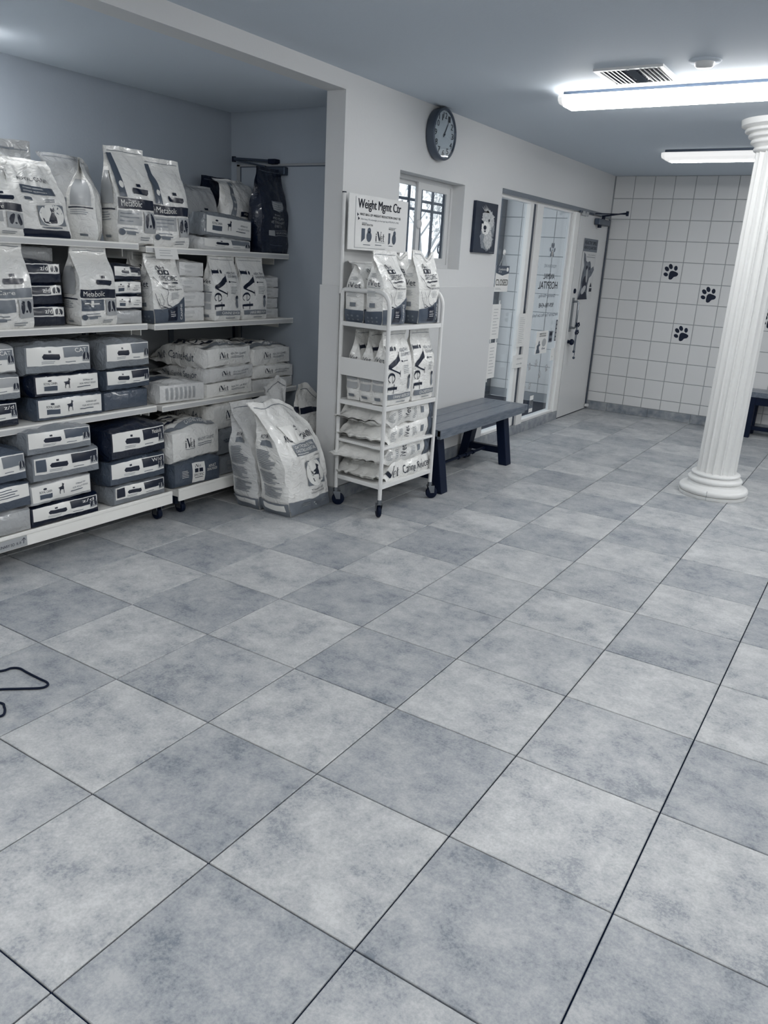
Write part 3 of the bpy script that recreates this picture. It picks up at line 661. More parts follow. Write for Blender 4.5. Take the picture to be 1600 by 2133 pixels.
# ------------------------------------------------------------------ bench
def bench(name, x0, x1, ya, yb, z, label, along='y', grp=None):
    b = root(name, ((x0 + x1) / 2, (ya + yb) / 2, 0), label, 'bench', grp)
    wd = (x1 - x0) / 3
    for k in range(3): MB().box(x0 + k * wd + .003, ya, z - .045, x0 + (k + 1) * wd - .003, yb - .06, z).build('plank', WOOD, b, bevel=.003)
    MB().box(x0, yb - .057, z - .046, x1, yb, z).build('end_board', WOOD, b, bevel=.003)
    MB().box(x1 - .028, ya, z - .062, x1 + .001, yb - .06, z - .002).build('apron', WOOD, b, bevel=.003)
    for yy in (ya + .10, yb - .30):
        for s, xt, xb_ in ((0, x0 + .09, x0 + .02), (1, x1 - .09, x1 - .025)):
            m = MB(); w = .035; h = .045
            m.v = [(xb_ - w, yy - h, 0), (xb_ + w, yy - h, 0), (xb_ + w, yy + h, 0), (xb_ - w, yy + h, 0), (xt - w, yy - h, z - .05), (xt + w, yy - h, z - .05), (xt + w, yy + h, z - .05), (xt - w, yy + h, z - .05)]
            m.f = [(3, 2, 1, 0), (4, 5, 6, 7), (0, 1, 5, 4), (1, 2, 6, 5), (2, 3, 7, 6), (3, 0, 4, 7)]; m.build('leg', BLACK, b, bevel=.004)
        MB().box(x0 + .04, yy - .025, .085, x1 - .04, yy + .025, .135).build('cross_bar', BLACK, b, bevel=.003)
    xm = (x0 + x1) / 2
    st = autosmooth(MB().tube([(xm, ya + .10, .11), (xm, yb - .30, .11)], .011, 12).build('stretcher', BLACK, b))
    for yy in (ya + .7, ya + .82, ya + .94): autosmooth(MB().tube([(xm, yy - .012, .11), (xm, yy + .012, .11)], .018, 6).build('nut', BLACK, st))
    return b
bench('wooden_bench', -.672, -.262, 2.86, 4.33, .45, 'dark stained slatted wooden bench with black trestle legs beside trolley')
# far bench behind the column
fb = root('wall_bench', (1.9, 7.05, 0), 'dark bench against the tiled wall behind the column', 'bench')
for k in range(2): MB().box(1.0, 6.85 + k * .165, .405, 2.5, 7.01 + k * .165, .455).build('plank', WOOD, fb, bevel=.003)
MB().box(1.0, 6.86, .33, 2.5, 6.885, .404).build('apron', BLACK, fb)
for xx in (1.04, 2.40):
    for yy in (6.88, 7.14): MB().box(xx, yy - .03, 0, xx + .06, yy + .03, .405).build('leg', BLACK, fb, bevel=.003)
MB().box(1.05, 6.98, .06, 2.42, 7.02, .10).build('stretcher', BLACK, fb, bevel=.003)

# ------------------------------------------------------------------ clock
ck = root('wall_clock', (WX, 3.335, 2.31), 'round wall clock with deep grey metal rim above the window', 'clock')
c0 = (WX, 3.335, 2.31)
autosmooth(MB().lathe(c0, [(.140, .002), (.157, .003), (.160, .012), (.160, .050), (.157, .060), (.150, .063), (.143, .062), (.141, .058), (.140, .045)], 64, 'x').build('rim', mat('clock_rim', .36, .28, .5, metal=.7), ck), 35)
autosmooth(MB().lathe(c0, [(.001, .045), (.142, .045), (.142, .050), (.001, .051)], 64, 'x').build('dial', mat('clock_dial', .82, .5, .3), ck), 30)
def CK(a, b, n=.0525): return (WX + n, 3.335 + a, 2.31 + b)
nums = []
for h in range(1, 13):
    an = PI / 2 - h * PI / 6; s = str(h); wd = .010 * len(s) + .005; x, y = .114 * math.cos(an), .112 * math.sin(an); nums.append(text(s, x - wd, y - .018, x + wd, y + .018, .012))
flat('numerals', merge2(*nums), CK, INKB, ck)
def hand(an, l, w): 
    d = Vector((math.cos(an), math.sin(an))); e = Vector((-d.y, d.x)); p = [-d * .02 + e * w / 2, -d * .02 - e * w / 2, d * l - e * w / 3, d * l + e * w / 3]; return [(q.x, q.y) for q in p], [(0, 1, 2, 3)]
flat('hour_hand', hand(PI / 2 - PI / 6 * 1.08, .075, .011), lambda a, b: CK(a, b, .054), INKB, ck)
flat('minute_hand', hand(PI / 2 - PI / 6 * 1.0, .115, .007), lambda a, b: CK(a, b, .0555), INKB, ck)
flat('second_hand', hand(PI / 2 - PI / 6 * 3.6, .10, .003), lambda a, b: CK(a, b, .057), INKW, ck)
autosmooth(MB().lathe(c0, [(.001, .052), (.007, .052), (.007, .058), (.001, .0585)], 14, 'x').build('hub', INKB, ck))
autosmooth(MB().lathe(c0, [(.142, .060), (.10, .0615), (.05, .063), (.001, .0635)], 48, 'x').build('glass', GLASS, ck))

# ------------------------------------------------------------------ dog portrait canvas
dp = root('dog_portrait', (WX, 4.135, 1.595), 'dark canvas portrait of a shaggy white dog between window and entrance', 'picture')
y0, y1, z0, z1 = 3.945, 4.325, 1.592, 1.957
MB().box(WX + .001, y0, z0, WX + .026, y1, z1).build('canvas', mat('portrait_ground', .10, .35, .4, var=.05, vscale=9), dp, bevel=.002)
def DP(n): return lambda a, b: (WX + .0265 + n, y0 + (y1 - y0) * a, z0 + (z1 - z0) * b)
FUR = mat('portrait_fur', .72, .4, .3, var=.10, vscale=60); FURD = mat('portrait_fur_shade', .50, .4, .3, var=.1, vscale=50)
def tuft(cx, cy, rx, ry, n=46, seed=1, amp=.16):
    rn = random.Random(seed); return poly([(cx + rx * (1 + rn.uniform(-amp, amp)) * math.cos(2 * PI * i / n), cy + ry * (1 + rn.uniform(-amp, amp)) * math.sin(2 * PI * i / n)) for i in range(n)])
hair = [poly([(.40 + .03 * k, .80), (.47 + .03 * k, .80), (.24 + .075 * k, .96 - .025 * abs(k - 2))]) for k in range(5)]
flat('body', tuft(.57, .30, .29, .25, seed=2), DP(.0006), FURD, dp)
flat('ear', tuft(.80, .50, .10, .20, seed=3), DP(.0012), FURD, dp)
flat('head', merge2(tuft(.57, .66, .29, .19, seed=4), *hair), DP(.0018), FUR, dp)
flat('chest', tuft(.62, .28, .19, .2, seed=6), DP(.0024), FUR, dp)
flat('muzzle', tuft(.47, .50, .19, .13, seed=5, amp=.1), DP(.003), mat('portrait_muzzle', .90, .4, .3, var=.05, vscale=50), dp)
flat('nose', ell(.44, .505, .07, .045, 20), DP(.0036), INKB, dp)
flat('mouth', poly([(.40, .45), (.50, .45), (.47, .415), (.43, .415)]), DP(.0036), INKB, dp)
for ex, ey in ((.33, .60), (.60, .655)): flat('eye', ell(ex, ey, .032, .028, 16), DP(.0042), INKB, dp)
flat('caption', text('www.petphoto', .72, .018, .96, .04), DP(.003), INKL, dp)

# ------------------------------------------------------------------ papers and signs on the glass
GX = -.752
def sheet(name, y0, y1, z0, z1, label, cat, m=PAPER, shear=0, X=GX):
    t = root(name, (X, (y0 + y1) / 2, z0), label, cat)
    fn = lambda a, b, n=0: (X + n, y0 + (y1 - y0) * a + shear * b, z0 + (z1 - z0) * b)
    b = MB(); b.v = [fn(0, 0, -.001), fn(1, 0, -.001), fn(1, 1, -.001), fn(0, 1, -.001), fn(0, 0), fn(1, 0), fn(1, 1), fn(0, 1)]; b.f = [(3, 2, 1, 0), (4, 5, 6, 7), (0, 1, 5, 4), (1, 2, 6, 5), (2, 3, 7, 6), (3, 0, 4, 7)]
    b.build('sheet', m, t); return t, fn
def dec(t, fn, name, shape, m, n=.001): return flat(name, shape, lambda a, b: fn(a, b, n), m, t)
t, fn = sheet('closed_sign', 4.50, 4.76, 1.30, 1.508, 'hanging shop closed sign on cord behind the left pane', 'sign', X=-.735)
dec(t, fn, 'header', poly([(0, 1), (0, .72), (.5, .62), (1, .72), (1, 1)]), INKM)
dec(t, fn, 'header_text', merge2(text('Comfortis', .18, .82, .72, .91), text('ask us', .18, .74, .42, .80), ell(.86, .86, .085, .08), ), INKW, .0015)
dec(t, fn, 'lettering', text('CLOSED', .05, .24, .97, .48, .02), INKL)
dec(t, fn, 'small_print', lines(.06, .06, .6, .16, 2, 3, .3), INKL)
MB().bar((-.735, 4.56, 1.505), (-.735, 4.64, 1.61), .003, .003).bar((-.735, 4.70, 1.505), (-.735, 4.64, 1.61), .003, .003).build('cord', INKL, t)
autosmooth(MB().lathe((-.742, 4.64, 1.615), [(.001, 0), (.022, 0), (.02, .006), (.001, .008)], 18, 'x').build('suction_cup', INKW, t))
for nm, a, b, c, d, lb, k in (('notice_sheet', 4.51, 4.675, .912, 1.198, 'upper taped paper notice at the left edge of glass', 9), ('notice_sheet', 4.505, 4.665, .58, .88, 'lower taped paper notice at the left edge of glass', 9), ('notice_sheet', 5.01, 5.20, .82, 1.112, 'taped paper notice on the frame between the panes', 14)):
    t, fn = sheet(nm, a, b, c, d, lb, 'notice', X=-.74 if a < 5 else -.711)
    dec(t, fn, 'text_lines', lines(.18, .1, .85, .9, k, k, .2), INKL)
    X = -.739 if a < 5 else -.710
    MB().box(X, b - .045, d - .008, X + .0012, b - .028, d + .032).box(X, a + .005, c - .028, X + .0012, a + .02, c + .01).build('tape', mat('clear_tape', .92, .3, .5), t)
t, fn = sheet('arrow_card', 4.96, 5.245, .632, .750, 'small white arrow card low on the frame between panes', 'card', X=-.7035)
dec(t, fn, 'lettering', merge2(text('ENTRANCE', .3, .62, .75, .75), rect(.28, .28, .62, .33), poly([(.62, .22), (.74, .305), (.62, .39)])), INKL)
# lettering on the right pane (mirror written, read from outside)
ds = root('pane_lettering', (GX, 5.75, 1.06), 'dark mirror-reading hospital lettering and paw logo on right pane', 'lettering')
G2 = lambda a, b: (-.757, a, b)
flat('paw_logo', pawshape(5.756, 1.665, .085, 0, .95), G2, INKG, ds)
flat('paw_cross', merge2(rect(5.738, 1.628, 5.774, 1.652), rect(5.747, 1.610, 5.765, 1.67)), lambda a, b: (-.755, a, b), INKW, ds)
for s, a, b, c, d, bo, m in (('MOUNTAIN AVE', 5.60, 5.905, 1.515, 1.545, 0, INKG), ('ANIMAL', 5.605, 5.885, 1.412, 1.462, .01, INK), ('HOSPITAL', 5.50, 5.99, 1.322, 1.390, .01, INK), ('Grooming • Boarding', 5.54, 5.95, 1.236, 1.274, 0, INK), ('909-986-4548', 5.565, 5.94, 1.150, 1.192, .005, INK), ('We Care for Your Pets Like Family', 5.43, 6.09, 1.055, 1.095, 0, INK)):
    flat('lettering', text(s, a, c, b, d, bo, mirror=True), G2, m, ds)
pl = [pawshape(yy, zz, .045, tl) for yy, zz, tl in ((5.42, .40, .2), (5.55, .41, -.2), (5.50, .60, .2), (5.66, .62, .1), (5.78, .50, .1), (5.95, .55, .2), (5.62, .80, 0))]
flat('pale_paws', merge2(*pl), G2, INKL, ds)
flat('pale_paw', pawshape(5.36, 1.52, .09, .2), G2, INKL, ds)
t, fn = sheet('glass_poster', 5.58, 5.88, .713, .93, 'small white dog poster on the right pane', 'poster')
DOGUP = [(.10, 0), (.12, .2), (.20, .38), (.16, .52), (.22, .62), (.34, .66), (.36, .82), (.44, .96), (.50, .84), (.50, .68), (.62, .66), (.60, .58), (.46, .48), (.50, .3), (.62, .12), (.62, 0)]
dec(t, fn, 'picture', merge2(poly(DOGUP, .02, .03, .62, .62), poly([(.55, .18), (.65, .18), (.60, .30)]), rect(.70, .18, .80, .24)), INKM)
dec(t, fn, 'lettering', merge2(text('HEALTHY SMILE', .25, .84, .8, .91, .01, mirror=True), text('HEADQUARTERS', .25, .74, .8, .81, .01, mirror=True)), INKG)
dec(t, fn, 'bubble', ell(.70, .48, .18, .18), INKL)
t, fn = sheet('door_hours_strip', 6.066, 6.098, .818, 1.025, 'narrow dark vertical open sticker on the right pane edge', 'sticker', INK)
dec(t, fn, 'letters', merge2(*[rect(.2, .05 + .19 * k, .8, .17 + .19 * k) for k in range(5)]), INKL)
t, fn = sheet('glass_sticker', 5.905, 5.998, .81, .92, 'dark square sticker beside the small pane poster', 'sticker', INKG)
dec(t, fn, 'print', merge2(rect(.12, .6, .9, .9), rect(.12, .12, .9, .35)), INK)
t, fn = sheet('glass_card', 6.01, 6.10, .625, .745, 'blank white card low on the right pane', 'card')
dec(t, fn, 'mark', lines(.3, .25, .7, .4, 2, 1), INKL)
t, fn = sheet('spot_sticker', 5.576, 5.68, .145, .316, 'tall white sticker at the bottom of right pane', 'sticker', INKG)
dec(t, fn, 'panel', merge2(rect(.06, .72, .94, .98), rect(.06, .02, .94, .24)), INKW)
dec(t, fn, 'lettering', merge2(text('SPOT', .12, .40, .9, .68, .02), rect(.12, .08, .45, .17), rect(.55, .08, .88, .17)), INKW, .0015)
# poster on the door
t, fn = sheet('dental_poster', 6.45, 6.878, 1.22, 1.82, 'grey poster of an upward looking dog on the white door', 'poster', mat('poster_ground', .78, .4, .4), X=-.701)
dec(t, fn, 'banner', rect(0, .79, 1, 1), INKG)
dec(t, fn, 'lettering', merge2(text('HEALTHY SMILE', .06, .905, .94, .965, .012), text('HEADQUARTERS', .04, .82, .94, .88, .012)), INKB, .0015)
dec(t, fn, 'subtitle', merge2(text('ASK US ABOUT', .38, .73, .92, .75), rect(.30, .70, .92, .708)), INKG)
HD = [(.0, 0), (.02, .08), (.12, .2), (.10, .34), (.14, .46), (.20, .56), (.12, .66), (.10, .78), (.22, .74), (.30, .64), (.42, .62), (.58, .64), (.66, .60), (.72, .52), (.88, .56), (.94, .50), (.80, .40), (.66, .36), (.60, .24), (.62, .1), (.70, 0)]
dec(t, fn, 'dog', poly(HD), mat('poster_dog', .32, .4, .4, var=.12, vscale=14))
dec(t, fn, 'dog_shade', merge2(ell(.36, .26, .16, .13, 24, .4), ell(.40, .53, .07, .035), ell(.60, .52, .05, .03), poly([(.0, 0), (.66, 0), (.55, .12), (.2, .14)])), INK, .0015)
dec(t, fn, 'dog_light', merge2(ell(.34, .16, .16, .06, 20, .3), ell(.46, .40, .06, .12, 20, .2)), INKL, .0018)
dec(t, fn, 'stamp', merge2(poly([(.76, .21), (.92, .21), (.84, .29)]), rect(.76, .13, .94, .19)), INK, .0015)

# ------------------------------------------------------------------ cord on the floor
cb = root('power_cord', (-.2, -.25, 0), 'thin black cord looping on the floor at left', 'cord')
def spline(P, n=6):
    out = []
    for i in range(len(P) - 1):
        p0, p1, p2, p3 = P[max(i - 1, 0)], P[i], P[i + 1], P[min(i + 2, len(P) - 1)]
        for k in range(n):
            t_ = k / n; out.append(tuple(.5 * (2 * b + (c - a) * t_ + (2 * a - 5 * b + 4 * c - d) * t_ * t_ + (3 * b - a - 3 * c + d) * t_ ** 3) for a, b, c, d in zip(p0, p1, p2, p3)))
    return out + [tuple(P[-1])]
P = [(-.55, -.45), (-.44, -.30), (-.362, -.222), (-.35, -.185), (-.325, -.168), (-.284, -.169), (-.212, -.169), (-.165, -.168), (-.145, -.18), (-.149, -.205), (-.201, -.252), (-.249, -.295), (-.30, -.36), (-.26, -.40), (-.171, -.343), (-.135, -.350), (-.111, -.363), (-.095, -.380), (-.105, -.40), (-.16, -.45), (-.3, -.6)]
autosmooth(MB().tube(spline([(a, b, .0045) for a, b in P]), .0042, 8).build('cable', RUB, cb), 60)
# ------------------------------------------------------------------ bags
def sm(a, b, x):
    t_ = max(0, min(1, (x - a) / (b - a))); return t_ * t_ * (3 - 2 * t_)
class Bag:
    def __init__(s, W, D, H, fill=.5, seal=.06, bulge=.10, gus=.8, lean=0, skew=0, wr=.006, seed=0, curl=0, notch=0, taper=.0, twist=0, round_=.10, endb=.02, sag=0):
        s.__dict__.update(locals()); s.o = Vector((seed * 3.7, seed * 1.3, seed * 5.1))
    def d(s, t): return (s.D / 2) * (1 - sm(s.fill, 1 - s.seal, t)) ** .9 + .0035
    def base(s, face, a, t):
        if face == 'bot':
            x, y = a * s.W / 2 * (1 - s.round_ * .3), t * (s.D / 2 + .0035) * (1 - s.round_); z = -s.endb * (1 - a * a) * (1 - t * t)
            return Vector((x, y, z + .0))
        rb = math.exp(-t * s.H / .018)
        d = s.d(t) * (1 - s.round_ * rb); hw = s.W / 2 * (1 - s.round_ * .3 * rb) * (1 - s.taper * sm(s.fill * .6, 1, t)); k = sm(0, .12, t) * (1 - sm(.75, 1 - s.seal, t))
        if face in 'fb':
            sg = -1 if face == 'f' else 1
            x = hw * a; y = sg * (d + s.bulge * s.D * (1 - a * a) * k)
            if face == 'b' : y = (d + s.bulge * .4 * s.D * (1 - a * a) * k)
        else:
            sg = -1 if face == 'l' else 1
            cl = 1 - (d / (s.D / 2)); fold = s.gus * cl * min(s.W * .42, s.D * .6) * (1 - abs(a)) - .012 * (1 - a * a) * (1 - cl) * k
            x = sg * (hw - fold); y = d * a
        return Vector((x, y, s.H * t))
    def pt(s, face, a, t):
        p = s.base(face, a, t); q = p.z / s.H
        u = sm(.45, 1, q); p.y += s.lean * u * u; p.x += s.skew * q
        if s.curl: p.y += s.curl * sm(.82, 1, q) ** 2 * (1 + .5 * math.sin(p.x * 22 + s.seed)); p.z -= abs(s.curl) * .35 * sm(.86, 1, q)
        if s.notch: p.z -= s.notch * sm(.7, 1, q) * max(0, 1 - abs(p.x / (s.W / 2) - .15) * 1.6)
        if s.twist:
            an = s.twist * sm(.4, 1, q); c, n_ = math.cos(an), math.sin(an); p.x, p.y = p.x * c - p.y * n_, p.x * n_ + p.y * c
        if s.sag: p.y += s.sag * (1 - (2 * p.x / s.W) ** 2) * sm(.0, .3, q)
        nv = noise.noise_vector(p * 9 + s.o) * s.wr + noise.noise_vector(p * 26 + s.o) * s.wr * .25
        e = min(1, p.z / .06 + .25) if face != 'bot' else .25
        rg = (1 - abs(noise.noise(Vector((p.x * 14 + p.z * 9, p.z * 5 - p.x * 6, p.y * 8)) + s.o)) * 3); nv.y += max(0, rg) * s.wr * .8
        return p + nv * e
    def mesh(s, nu=28, nt=36):
        V = []; F = []; ts = [i / nt for i in range(nt + 1)]
        def grid(fn, n1, n2, flip):
            k = len(V)
            for j in range(n2 + 1):
                for i in range(n1 + 1): V.append(tuple(fn(i / n1 * 2 - 1, j / n2)))
            for j in range(n2):
                for i in range(n1):
                    q = (k + j * (n1 + 1) + i, k + j * (n1 + 1) + i + 1, k + (j + 1) * (n1 + 1) + i + 1, k + (j + 1) * (n1 + 1) + i); F.append(q if not flip else q[::-1])
        grid(lambda a, t: s.pt('f', a, t), nu, nt, False); grid(lambda a, t: s.pt('b', a, t), nu, nt, True)
        grid(lambda a, t: s.pt('l', a, t), 8, nt, True); grid(lambda a, t: s.pt('r', a, t), 8, nt, False)
        grid(lambda a, t: s.pt('bot', a, t * 2 - 1), nu, 8, True)
        bm = bmesh.new(); vs = [bm.verts.new(v) for v in V]
        for f in F: bm.faces.new([vs[i] for i in f])
        bmesh.ops.remove_doubles(bm, verts=bm.verts[:], dist=.0002)
        bm.verts.index_update(); V2 = [tuple(v.co) for v in bm.verts]; F2 = [tuple(v.index for v in f.verts) for f in bm.faces]; bm.free()
        return V2, F2
    def surf(s, face, x, y, off):
        def P(x, y):
            if face == 'f': return s.pt('f', 2 * x - 1, y)
            if face == 'l': return s.pt('l', 1 - 2 * x, y)
            if face == 'bot': return s.pt('bot', 2 * x - 1, 1 - 2 * y)
            if face == 'L': return s.pt('l', 1 - 2 * y, 1 - x)
        e = .004; p = P(x, y); a = P(x + e, y) - P(x - e, y); b = P(x, y + e) - P(x, y - e); n = a.cross(b); n.normalize()
        return p + n * off
NB = 0
def make(name, bag, M, bm_, label, decals, cat='bag', group=None, seal=True):
    global NB; NB += 1
    V, F = bag.mesh(); o = mk(name, V, F, bm_); autosmooth(o, 38); o.matrix_world = M; tag(o, label, cat, group)
    parts = {}
    for lay, (face, pname, m, shape) in enumerate(decals):
        dims = {'f': (bag.W, bag.H), 'l': (bag.D, bag.H), 'bot': (bag.W, bag.D), 'L': (bag.H, bag.D)}[face]
        sh = subdiv(shape, (.017 / dims[0], .017 / dims[1])); off = .0024 + .00045 * lay
        parts.setdefault((pname, m.name), []).append(([tuple(bag.surf(face, x, y, off)) for x, y in sh[0]], sh[1]))
    for (pname, mn), L in parts.items():
        v = []; f = []
        for a, b in L:
            k = len(v); v += a; f += [tuple(i + k for i in t) for t in b]
        q = mk(pname, v, f, MATS[mn], o, local=True); q.data.polygons.foreach_set('use_smooth', [True] * len(q.data.polygons))
    if seal and bag.seal > .02:
        t0 = 1 - bag.seal * .9
        ln = subdiv(rect(.06, t0, .94, t0 + .006), (.06, .05)); q = mk('seal_line', [tuple(bag.surf('f', x, y, .0028)) for x, y in ln[0]], ln[1], INKG, o, local=True)
    return o
def Mstand(x, y, z, yaw=0, pitch=0, roll=0):
    return Matrix.Translation((x, y, z)) @ Matrix.Rotation(PI / 2 + math.radians(yaw), 4, 'Z') @ Matrix.Rotation(math.radians(pitch), 4, 'X') @ Matrix.Rotation(math.radians(roll), 4, 'Y')
LIE = Matrix(((0, 0, -1, 0), (1, 0, 0, 0), (0, -1, 0, 0), (0, 0, 0, 1)))
def Mlie(x, y, z, yaw=0, tilt=0): return Matrix.Translation((x, y, z)) @ Matrix.Rotation(math.radians(yaw), 4, 'Z') @ Matrix.Rotation(math.radians(tilt), 4, 'X') @ LIE

# ---- print designs (face, part name, material, shape)
def d_diet(word, band=PD, block=PL, side=True, dog=True, sub=None):
    L = [('f', 'colour_band', band, rect(.02, .36, .98, .47, 6, 2)), ('f', 'grey_panel', block, rect(.02, .19, .60, .34, 4, 2)),
         ('f', 'brand_badge', PD, poly([(.40, .555), (.42, .525), (.80, .515), (.84, .54), (.84, .575), (.42, .585)])), ('f', 'badge_crest', PD, rect(.55, .60, .66, .63)),
         ('f', 'word_lettering', PW, text(word, .08, .385, .62, .45)), ('f', 'small_print', PG, merge2(lines(.06, .21, .52, .33, 3, 2, .3), lines(.10, .10, .52, .17, 2, 5, .3), lines(.56, .03, .94, .08, 2, 7, .35))),
         ('f', 'stamp', PM, ell(.08, .11, .07, .035, 18)), ('f', 'weight_tag', PG, rect(.18, .09, .40, .125))]
    if dog: L += [('f', 'picture_ground', PL, rect(.66, .12, .97, .34, 2, 2)), ('f', 'dog_picture', PD, doghead(.68, .14, .95, .33))]
    if sub: L += [('f', 'word_lettering', PW, text(sub, .08, .24, .45, .33))]
    if side: L += [('l', 'side_panel', PL, rect(.12, .40, .88, .74, 2, 4)), ('l', 'side_stripe', PD, rect(.06, .335, .94, .35, 2, 1)), ('l', 'small_print', PG, merge2(lines(.12, .22, .88, .32, 4, 3, .3), rect(.35, .05, .65, .075)))]
    return L
def d_strip(): return [('f', 'corner_stripe', PM, poly([(.02, .92), (.14, .92), (.20, .70), (.24, .48), (.06, .48), (.05, .70)])), ('f', 'corner_badge', PW, ell(.16, .60, .05, .035))]
def d_canin(animal=DOG, l1='GASTROINTESTINAL', l2='GASTRO-INTESTINAL', covered=True):
    L = [('f', 'bottom_band', PG, rect(.0, .005, 1, .13, 6, 2)), ('f', 'brand_lettering', PD, text('ROYAL CANIN', .24, .665, .90, .715, .01)), ('f', 'crown', PD, merge2(rect(.55, .745, .60, .75), *[ell(.555 + .02 * k, .765 + .006 * (k % 2), .008, .006, 8) for k in range(3)])),
         ('f', 'grey_panel', PG, rect(.30, .545, .84, .64, 5, 2)), ('f', 'panel_lettering', PW, merge2(text(l1, .33, .605, .80, .628), text(l2, .33, .572, .80, .596), lines(.33, .552, .7, .564, 1, 1))),
         ('f', 'animal_word', PD, text('CANINE', .70, .51, .86, .525)), ('f', 'corner_frame', PG, rect(.46, .245, .86, .475, 4, 3)), ('f', 'emblem_disc', PW, ell(.66, .36, .205, .125, 32)),
         ('f', 'animal_emblem', PD, poly(animal, .54, .28, .80, .43)), ('f', 'diet_lettering', PD, merge2(text('VETERINARY DIET', .50, .20, .80, .215), text('FORMULE VETERINAIRE', .48, .172, .82, .187))),
         ('f', 'band_lettering', PL, merge2(lines(.25, .06, .50, .105, 2, 3, .3), lines(.72, .07, .92, .10, 2, 4, .3)))]
    if covered: L += [('f', 'taped_paper', PW, poly([(.22, .79), (.48, .78), (.62, .66), (.36, .65)]))]
    L += [('l', 'brand_lettering', PD, text('ROYAL CANIN', .25, .70, .90, .73, .01)), ('l', 'grey_panel', PG, rect(.28, .635, .82, .685, 3, 2)), ('l', 'bottom_band', PG, rect(0, .005, 1, .12, 3, 2)), ('l', 'white_tag', PW, rect(.12, .055, .88, .105, 3, 1)), ('l', 'small_print', PG, merge2(lines(.16, .17, .84, .28, 9, 2, .5), lines(.16, .30, .84, .42, 9, 3, .5), lines(.16, .44, .84, .60, 12, 4, .5)))]
    return L
def d_ivet(word, wide=.8):
    return [('f', 'logo_lettering', PD, ivet(.02, .16, .46, .80, -90)), ('f', 'range_lettering', INKM, merge2(text('HEALTHY', .52, .72, .90, .76), text('GOURMET', .54, .665, .96, .705))), ('f', 'drop_badge', PD, merge2(ell(.56, .60, .03, .014, 12), rect(.60, .596, .82, .604))),
            ('f', 'small_print', PG, lines(.58, .42, .92, .54, 5, 4, .25)), ('f', 'dog_picture', PG, merge2(ell(.84, .36, .06, .035, 14), ell(.84, .27, .055, .075, 14))), ('f', 'picture_head', PD, ell(.84, .375, .05, .025, 14)),
            ('f', 'flavour_band', PG, rect(.04, .085, .96, .155, 6, 2)), ('f', 'band_lettering', PW, text(word, .25, .10, .93, .138, .008)), ('f', 'weight_lettering', PG, lines(.4, .03, .9, .06, 1, 3, .4)),
            ('l', 'side_lettering', PD, text('iVet', .15, .58, .85, .64)), ('l', 'side_panel', PL, merge2(rect(.15, .30, .85, .42, 2, 2), rect(.15, .18, .85, .27, 2, 2))), ('l', 'side_stripe', PM, rect(.1, .44, .9, .452, 2, 1)), ('l', 'small_print', PG, merge2(lines(.15, .46, .85, .56, 5, 3, .3), rect(.3, .06, .7, .10)))]
OUTL = [(.08, .66), (.20, .60), (.30, .52), (.42, .50), (.44, .46), (.38, .36), (.42, .28), (.52, .25), (.46, .21), (.34, .24), (.20, .22), (.10, .34), (.05, .44)]
def d_spec(l1='Canine', l2='Weight Reduction', adult='ADULT'):
    return [('f', 'lower_band', PM, poly([(.0, .005), (1, .005), (1, .38), (.8, .30), (.5, .235), (.2, .205), (0, .20)])), ('f', 'adult_panel', PD, poly([(.40, .03), (.72, .03), (.72, .25), (.40, .20)])), ('f', 'adult_lettering', PW, merge2(text(adult, .47, .15, .62, .175), lines(.47, .09, .65, .14, 2, 2, .3))),
            ('f', 'flavour_lettering', PW, text('CANINE', .82, .05, .90, .28, .01, 90)), ('f', 'logo_lettering', PD, ivet(.24, .76, .52, .82)), ('f', 'animal_icons', PD, merge2(rect(.28, .695, .43, .755), rect(.45, .695, .60, .755))),
            ('f', 'icon_marks', PW, merge2(ell(.355, .725, .04, .018, 12), ell(.525, .725, .035, .018, 12))), ('f', 'range_lettering', PD, merge2(text('SPECIFIC', .28, .615, .84, .68, .015), stroke([(.34, .585), (.45, .577), (.6, .59), (.84, .585)], .018))),
            ('f', 'product_lettering', PD, merge2(text(l1, .48, .525, .70, .555, .01), text(l2, .42, .48, .92, .51, .01))), ('f', 'small_print', PG, lines(.52, .36, .9, .46, 5, 4, .25)),
            ('f', 'dog_outline', PD, merge2(stroke(OUTL, .012), stroke([(.16, .36), (.2, .27), (.34, .24)], .01), stroke([(.22, .44), (.30, .34), (.28, .27)], .01))),
            ('l', 'side_lettering', PD, text('iVet', .18, .52, .85, .60)), ('l', 'side_rule', PG, rect(.15, .50, .85, .505)), ('l', 'small_print', PG, merge2(lines(.18, .63, .85, .69, 3, 3, .25), lines(.18, .38, .8, .46, 4, 3, .25), rect(.35, .235, .65, .295))), ('l', 'lower_band', PM, rect(0, .005, 1, .18, 3, 2)), ('l', 'band_pattern', PG, merge2(*[ell(.25 + .25 * (k % 3), .05 + .05 * (k // 3), .05, .012, 10) for k in range(6)]))]
def d_pro():
    return [('f', 'picture', PG, poly([(.38, .62), (.82, .62), (.86, .56), (.80, .51), (.62, .49), (.42, .52)])), ('f', 'picture_stripes', PL, merge2(*[stroke([(.40, .605 - .025 * k), (.58, .59 - .027 * k), (.82, .60 - .02 * k)], .018) for k in range(4)])),
            ('f', 'brand_lettering', PL, merge2(ell(.42, .455, .02, .01, 10), text('PURINA', .46, .445, .64, .462), text('PRO PLAN', .32, .40, .80, .43), text('VETERINARY', .26, .355, .84, .385), text('DIETS', .42, .315, .70, .342))), ('f', 'white_block', PL, rect(.22, .21, .44, .275, 2, 1)), ('f', 'panel_frame', PL, merge2(rect(.44, .21, .92, .214), rect(.44, .271, .92, .275), rect(.91, .21, .92, .275))), ('f', 'panel_lettering', PL, text('NEUROCARE', .48, .23, .88, .255)), ('f', 'small_print', PM, lines(.25, .09, .9, .105, 1, 3))]
